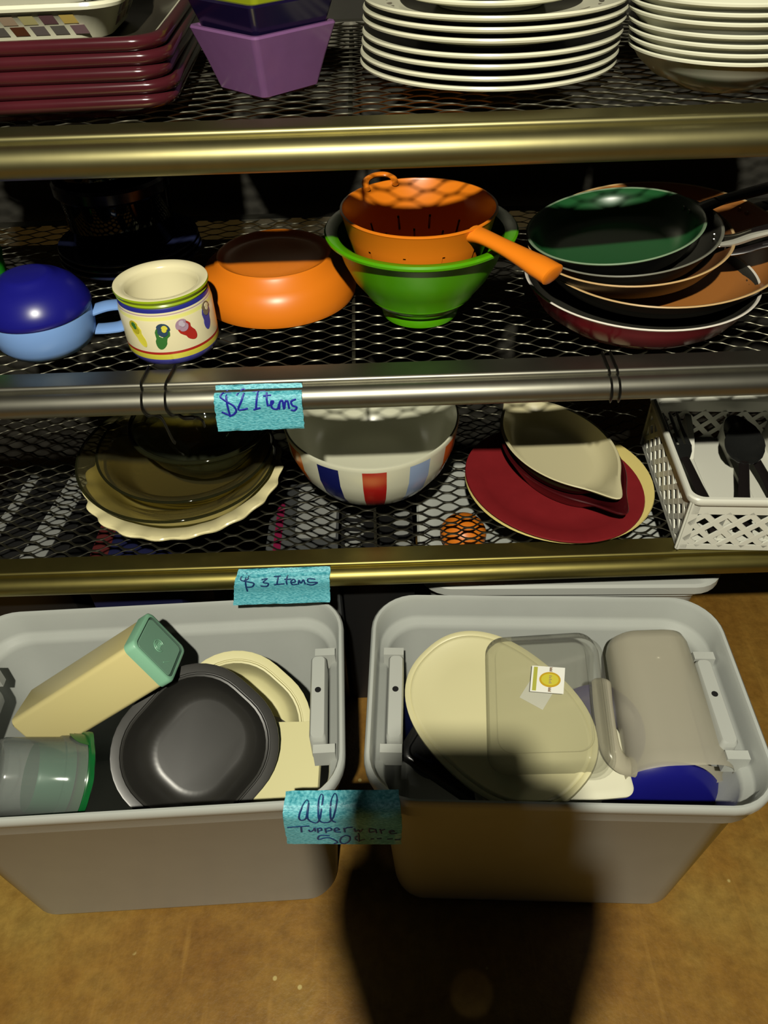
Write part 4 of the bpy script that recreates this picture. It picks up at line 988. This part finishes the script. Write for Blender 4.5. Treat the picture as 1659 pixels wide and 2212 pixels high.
S2 = [[(448, 1770), (390, 1755), (372, 1798), (440, 1808), (482, 1815), (468, 1845), (415, 1850)], [(408, 1745), (415, 1820), (428, 1892)], [(400, 1760), (425, 1752), (430, 1790), (400, 1800)], [(545, 1790), (592, 1780), (560, 1805), (602, 1812), (588, 1838), (538, 1835)],
      [(645, 1766), (702, 1760)], [(682, 1764), (674, 1815)], [(650, 1821), (736, 1810)], [(760, 1748), (752, 1785), (757, 1815)], [(733, 1780), (792, 1775)], [(785, 1800), (825, 1790), (812, 1775), (790, 1790), (802, 1815), (842, 1810)],
      [(850, 1812), (856, 1778), (872, 1800), (892, 1775), (908, 1810)], [(992, 1768), (932, 1768), (938, 1790), (1008, 1790), (962, 1813), (918, 1806)]]
strip('tape_label', 'blue masking tape price label reading three dollar items on the lowest rail', rail_sections(ZB, lambda t: -.2030 - .012 * t, lambda t: -.0765 - .003 * t, R2), 0, 1, S2, ((330, 1715), (1110, 1665), (1105, 1955), (310, 2010)), ink2)
S3 = [[(410, 345), (375, 335), (320, 420), (335, 472), (390, 450), (410, 345), (408, 440), (450, 490), (520, 488), (560, 320), (535, 285), (515, 340), (535, 470), (590, 495), (650, 470), (715, 330), (690, 270), (650, 330), (655, 450), (705, 488)],
      [(195, 572), (430, 548)], [(340, 560), (347, 640)], [(420, 600), (440, 632), (475, 598), (482, 570), (490, 625)], [(512, 575), (520, 645)], [(510, 592), (545, 572), (555, 608), (520, 618)], [(592, 575), (605, 645)], [(592, 592), (640, 568), (662, 600), (615, 620)],
      [(680, 605), (740, 597), (718, 568), (690, 590), (702, 628), (762, 632)], [(790, 568), (802, 632)], [(795, 590), (830, 560), (882, 560)], [(900, 575), (912, 620), (945, 598), (957, 630), (988, 580)], [(1110, 580), (1060, 575), (1062, 628), (1118, 612), (1120, 580), (1135, 642)],
      [(1170, 578), (1188, 650)], [(1180, 602), (1222, 580)], [(1262, 622), (1320, 615), (1300, 595), (1270, 612), (1290, 650), (1350, 640)],
      [(642, 690), (540, 688), (525, 750), (620, 720), (700, 760), (725, 798), (690, 815)], [(812, 680), (765, 720), (755, 790), (800, 815), (850, 772), (855, 705), (815, 682)], [(962, 692), (920, 700), (915, 742), (960, 762), (1012, 742)], [(945, 650), (952, 780)],
      [(1075, 740), (1110, 733)], [(1140, 732), (1190, 726)], [(1250, 738), (1310, 732)], [(1330, 748), (1390, 742)]]
T3 = [((-.1260, .4160, .3785), (0.0060, .4130, .3785)), ((-.1270, .3960, .3785), (0.0080, .3940, .3750)), ((-.1280, .3890, .3720), (0.0090, .3880, .3640)), ((-.1290, .3880, .3450), (0.0090, .3870, .3400)), ((-.1310, .3890, .2990), (0.0080, .3870, .2920))]
strip('tape_label', 'blue masking tape price label with three lines of handwriting, bridging the two bins', T3, 0, 1, S3, ((130, 285), (1400, 200), (1400, 825), (200, 825)), ink2)

# ================================================================= the photographer's phone (its shadow falls across the right bin and floor)
ph = empty('smartphone', CAM - FWD * .012, 'dark smartphone held up in front of the shelves', 'phone')
ph.matrix_world = Matrix.Translation(CAM - FWD * 0.012 - UPV * 0.012) @ M.to_3x3().to_4x4()
o = loft('body', [rr_ring(.078, .150, .010, -.004, 5), rr_ring(.080, .152, .011, -.003, 5), rr_ring(.080, .152, .011, .003, 5), rr_ring(.078, .150, .010, .004, 5)], black_pl, ph)
o.location = (.004, -.066, 0.0)
# two hands gripping the phone by its sides
hands = []
def make_hand(sx, label):
    mb = MB()
    def limb(P, r_, fl=1.0):
        P = [(.004 + sx * x, y, z) for x, y, z in P]
        tube('', smooth_path(P, 5), [r_[0] + (r_[1] - r_[0]) * i / ((len(P) - 1) * 5) for i in range((len(P) - 1) * 5 + 1)], None, None, n=12, flat=fl, up=(0, 0, 1), mb=mb)
    for k, ln in enumerate((.030, .038, .040, .034)):
        y = -.020 - .0195 * k - (.004 if sx > 0 else 0)
        limb([(.056, y - .030, .026), (.060, y - .012, .006), (.056, y - .002, -.0125), (.040, y + .002, -.0155), (.056 - ln, y + .004, -.0130)], (.0108, .0078))
    limb([(.052, -.115, .034), (.046, -.085, .026), (.034, -.062, .016), (.024, -.050, .0125)], (.0150, .0085))
    limb([(.058, -.055, .026), (.060, -.085, .034), (.044, -.115, .040), (.022, -.155, .050)], (.021, .036), .8)
    limb([(.022, -.130, .045), (.022, -.190, .085), (.030, -.300, .170), (.052, -.400, .250)], (.038, .052), .85)
    hd = mb.build('hand', mat('skin', (196, 142, 112), .5), None, angle=80); hd.matrix_world = ph.matrix_world.copy()
    tag(hd, label, 'hand', 'hands holding the smartphone')
make_hand(1, 'right hand and forearm gripping one side of the smartphone')
make_hand(-1, 'left hand and forearm gripping one side of the smartphone')
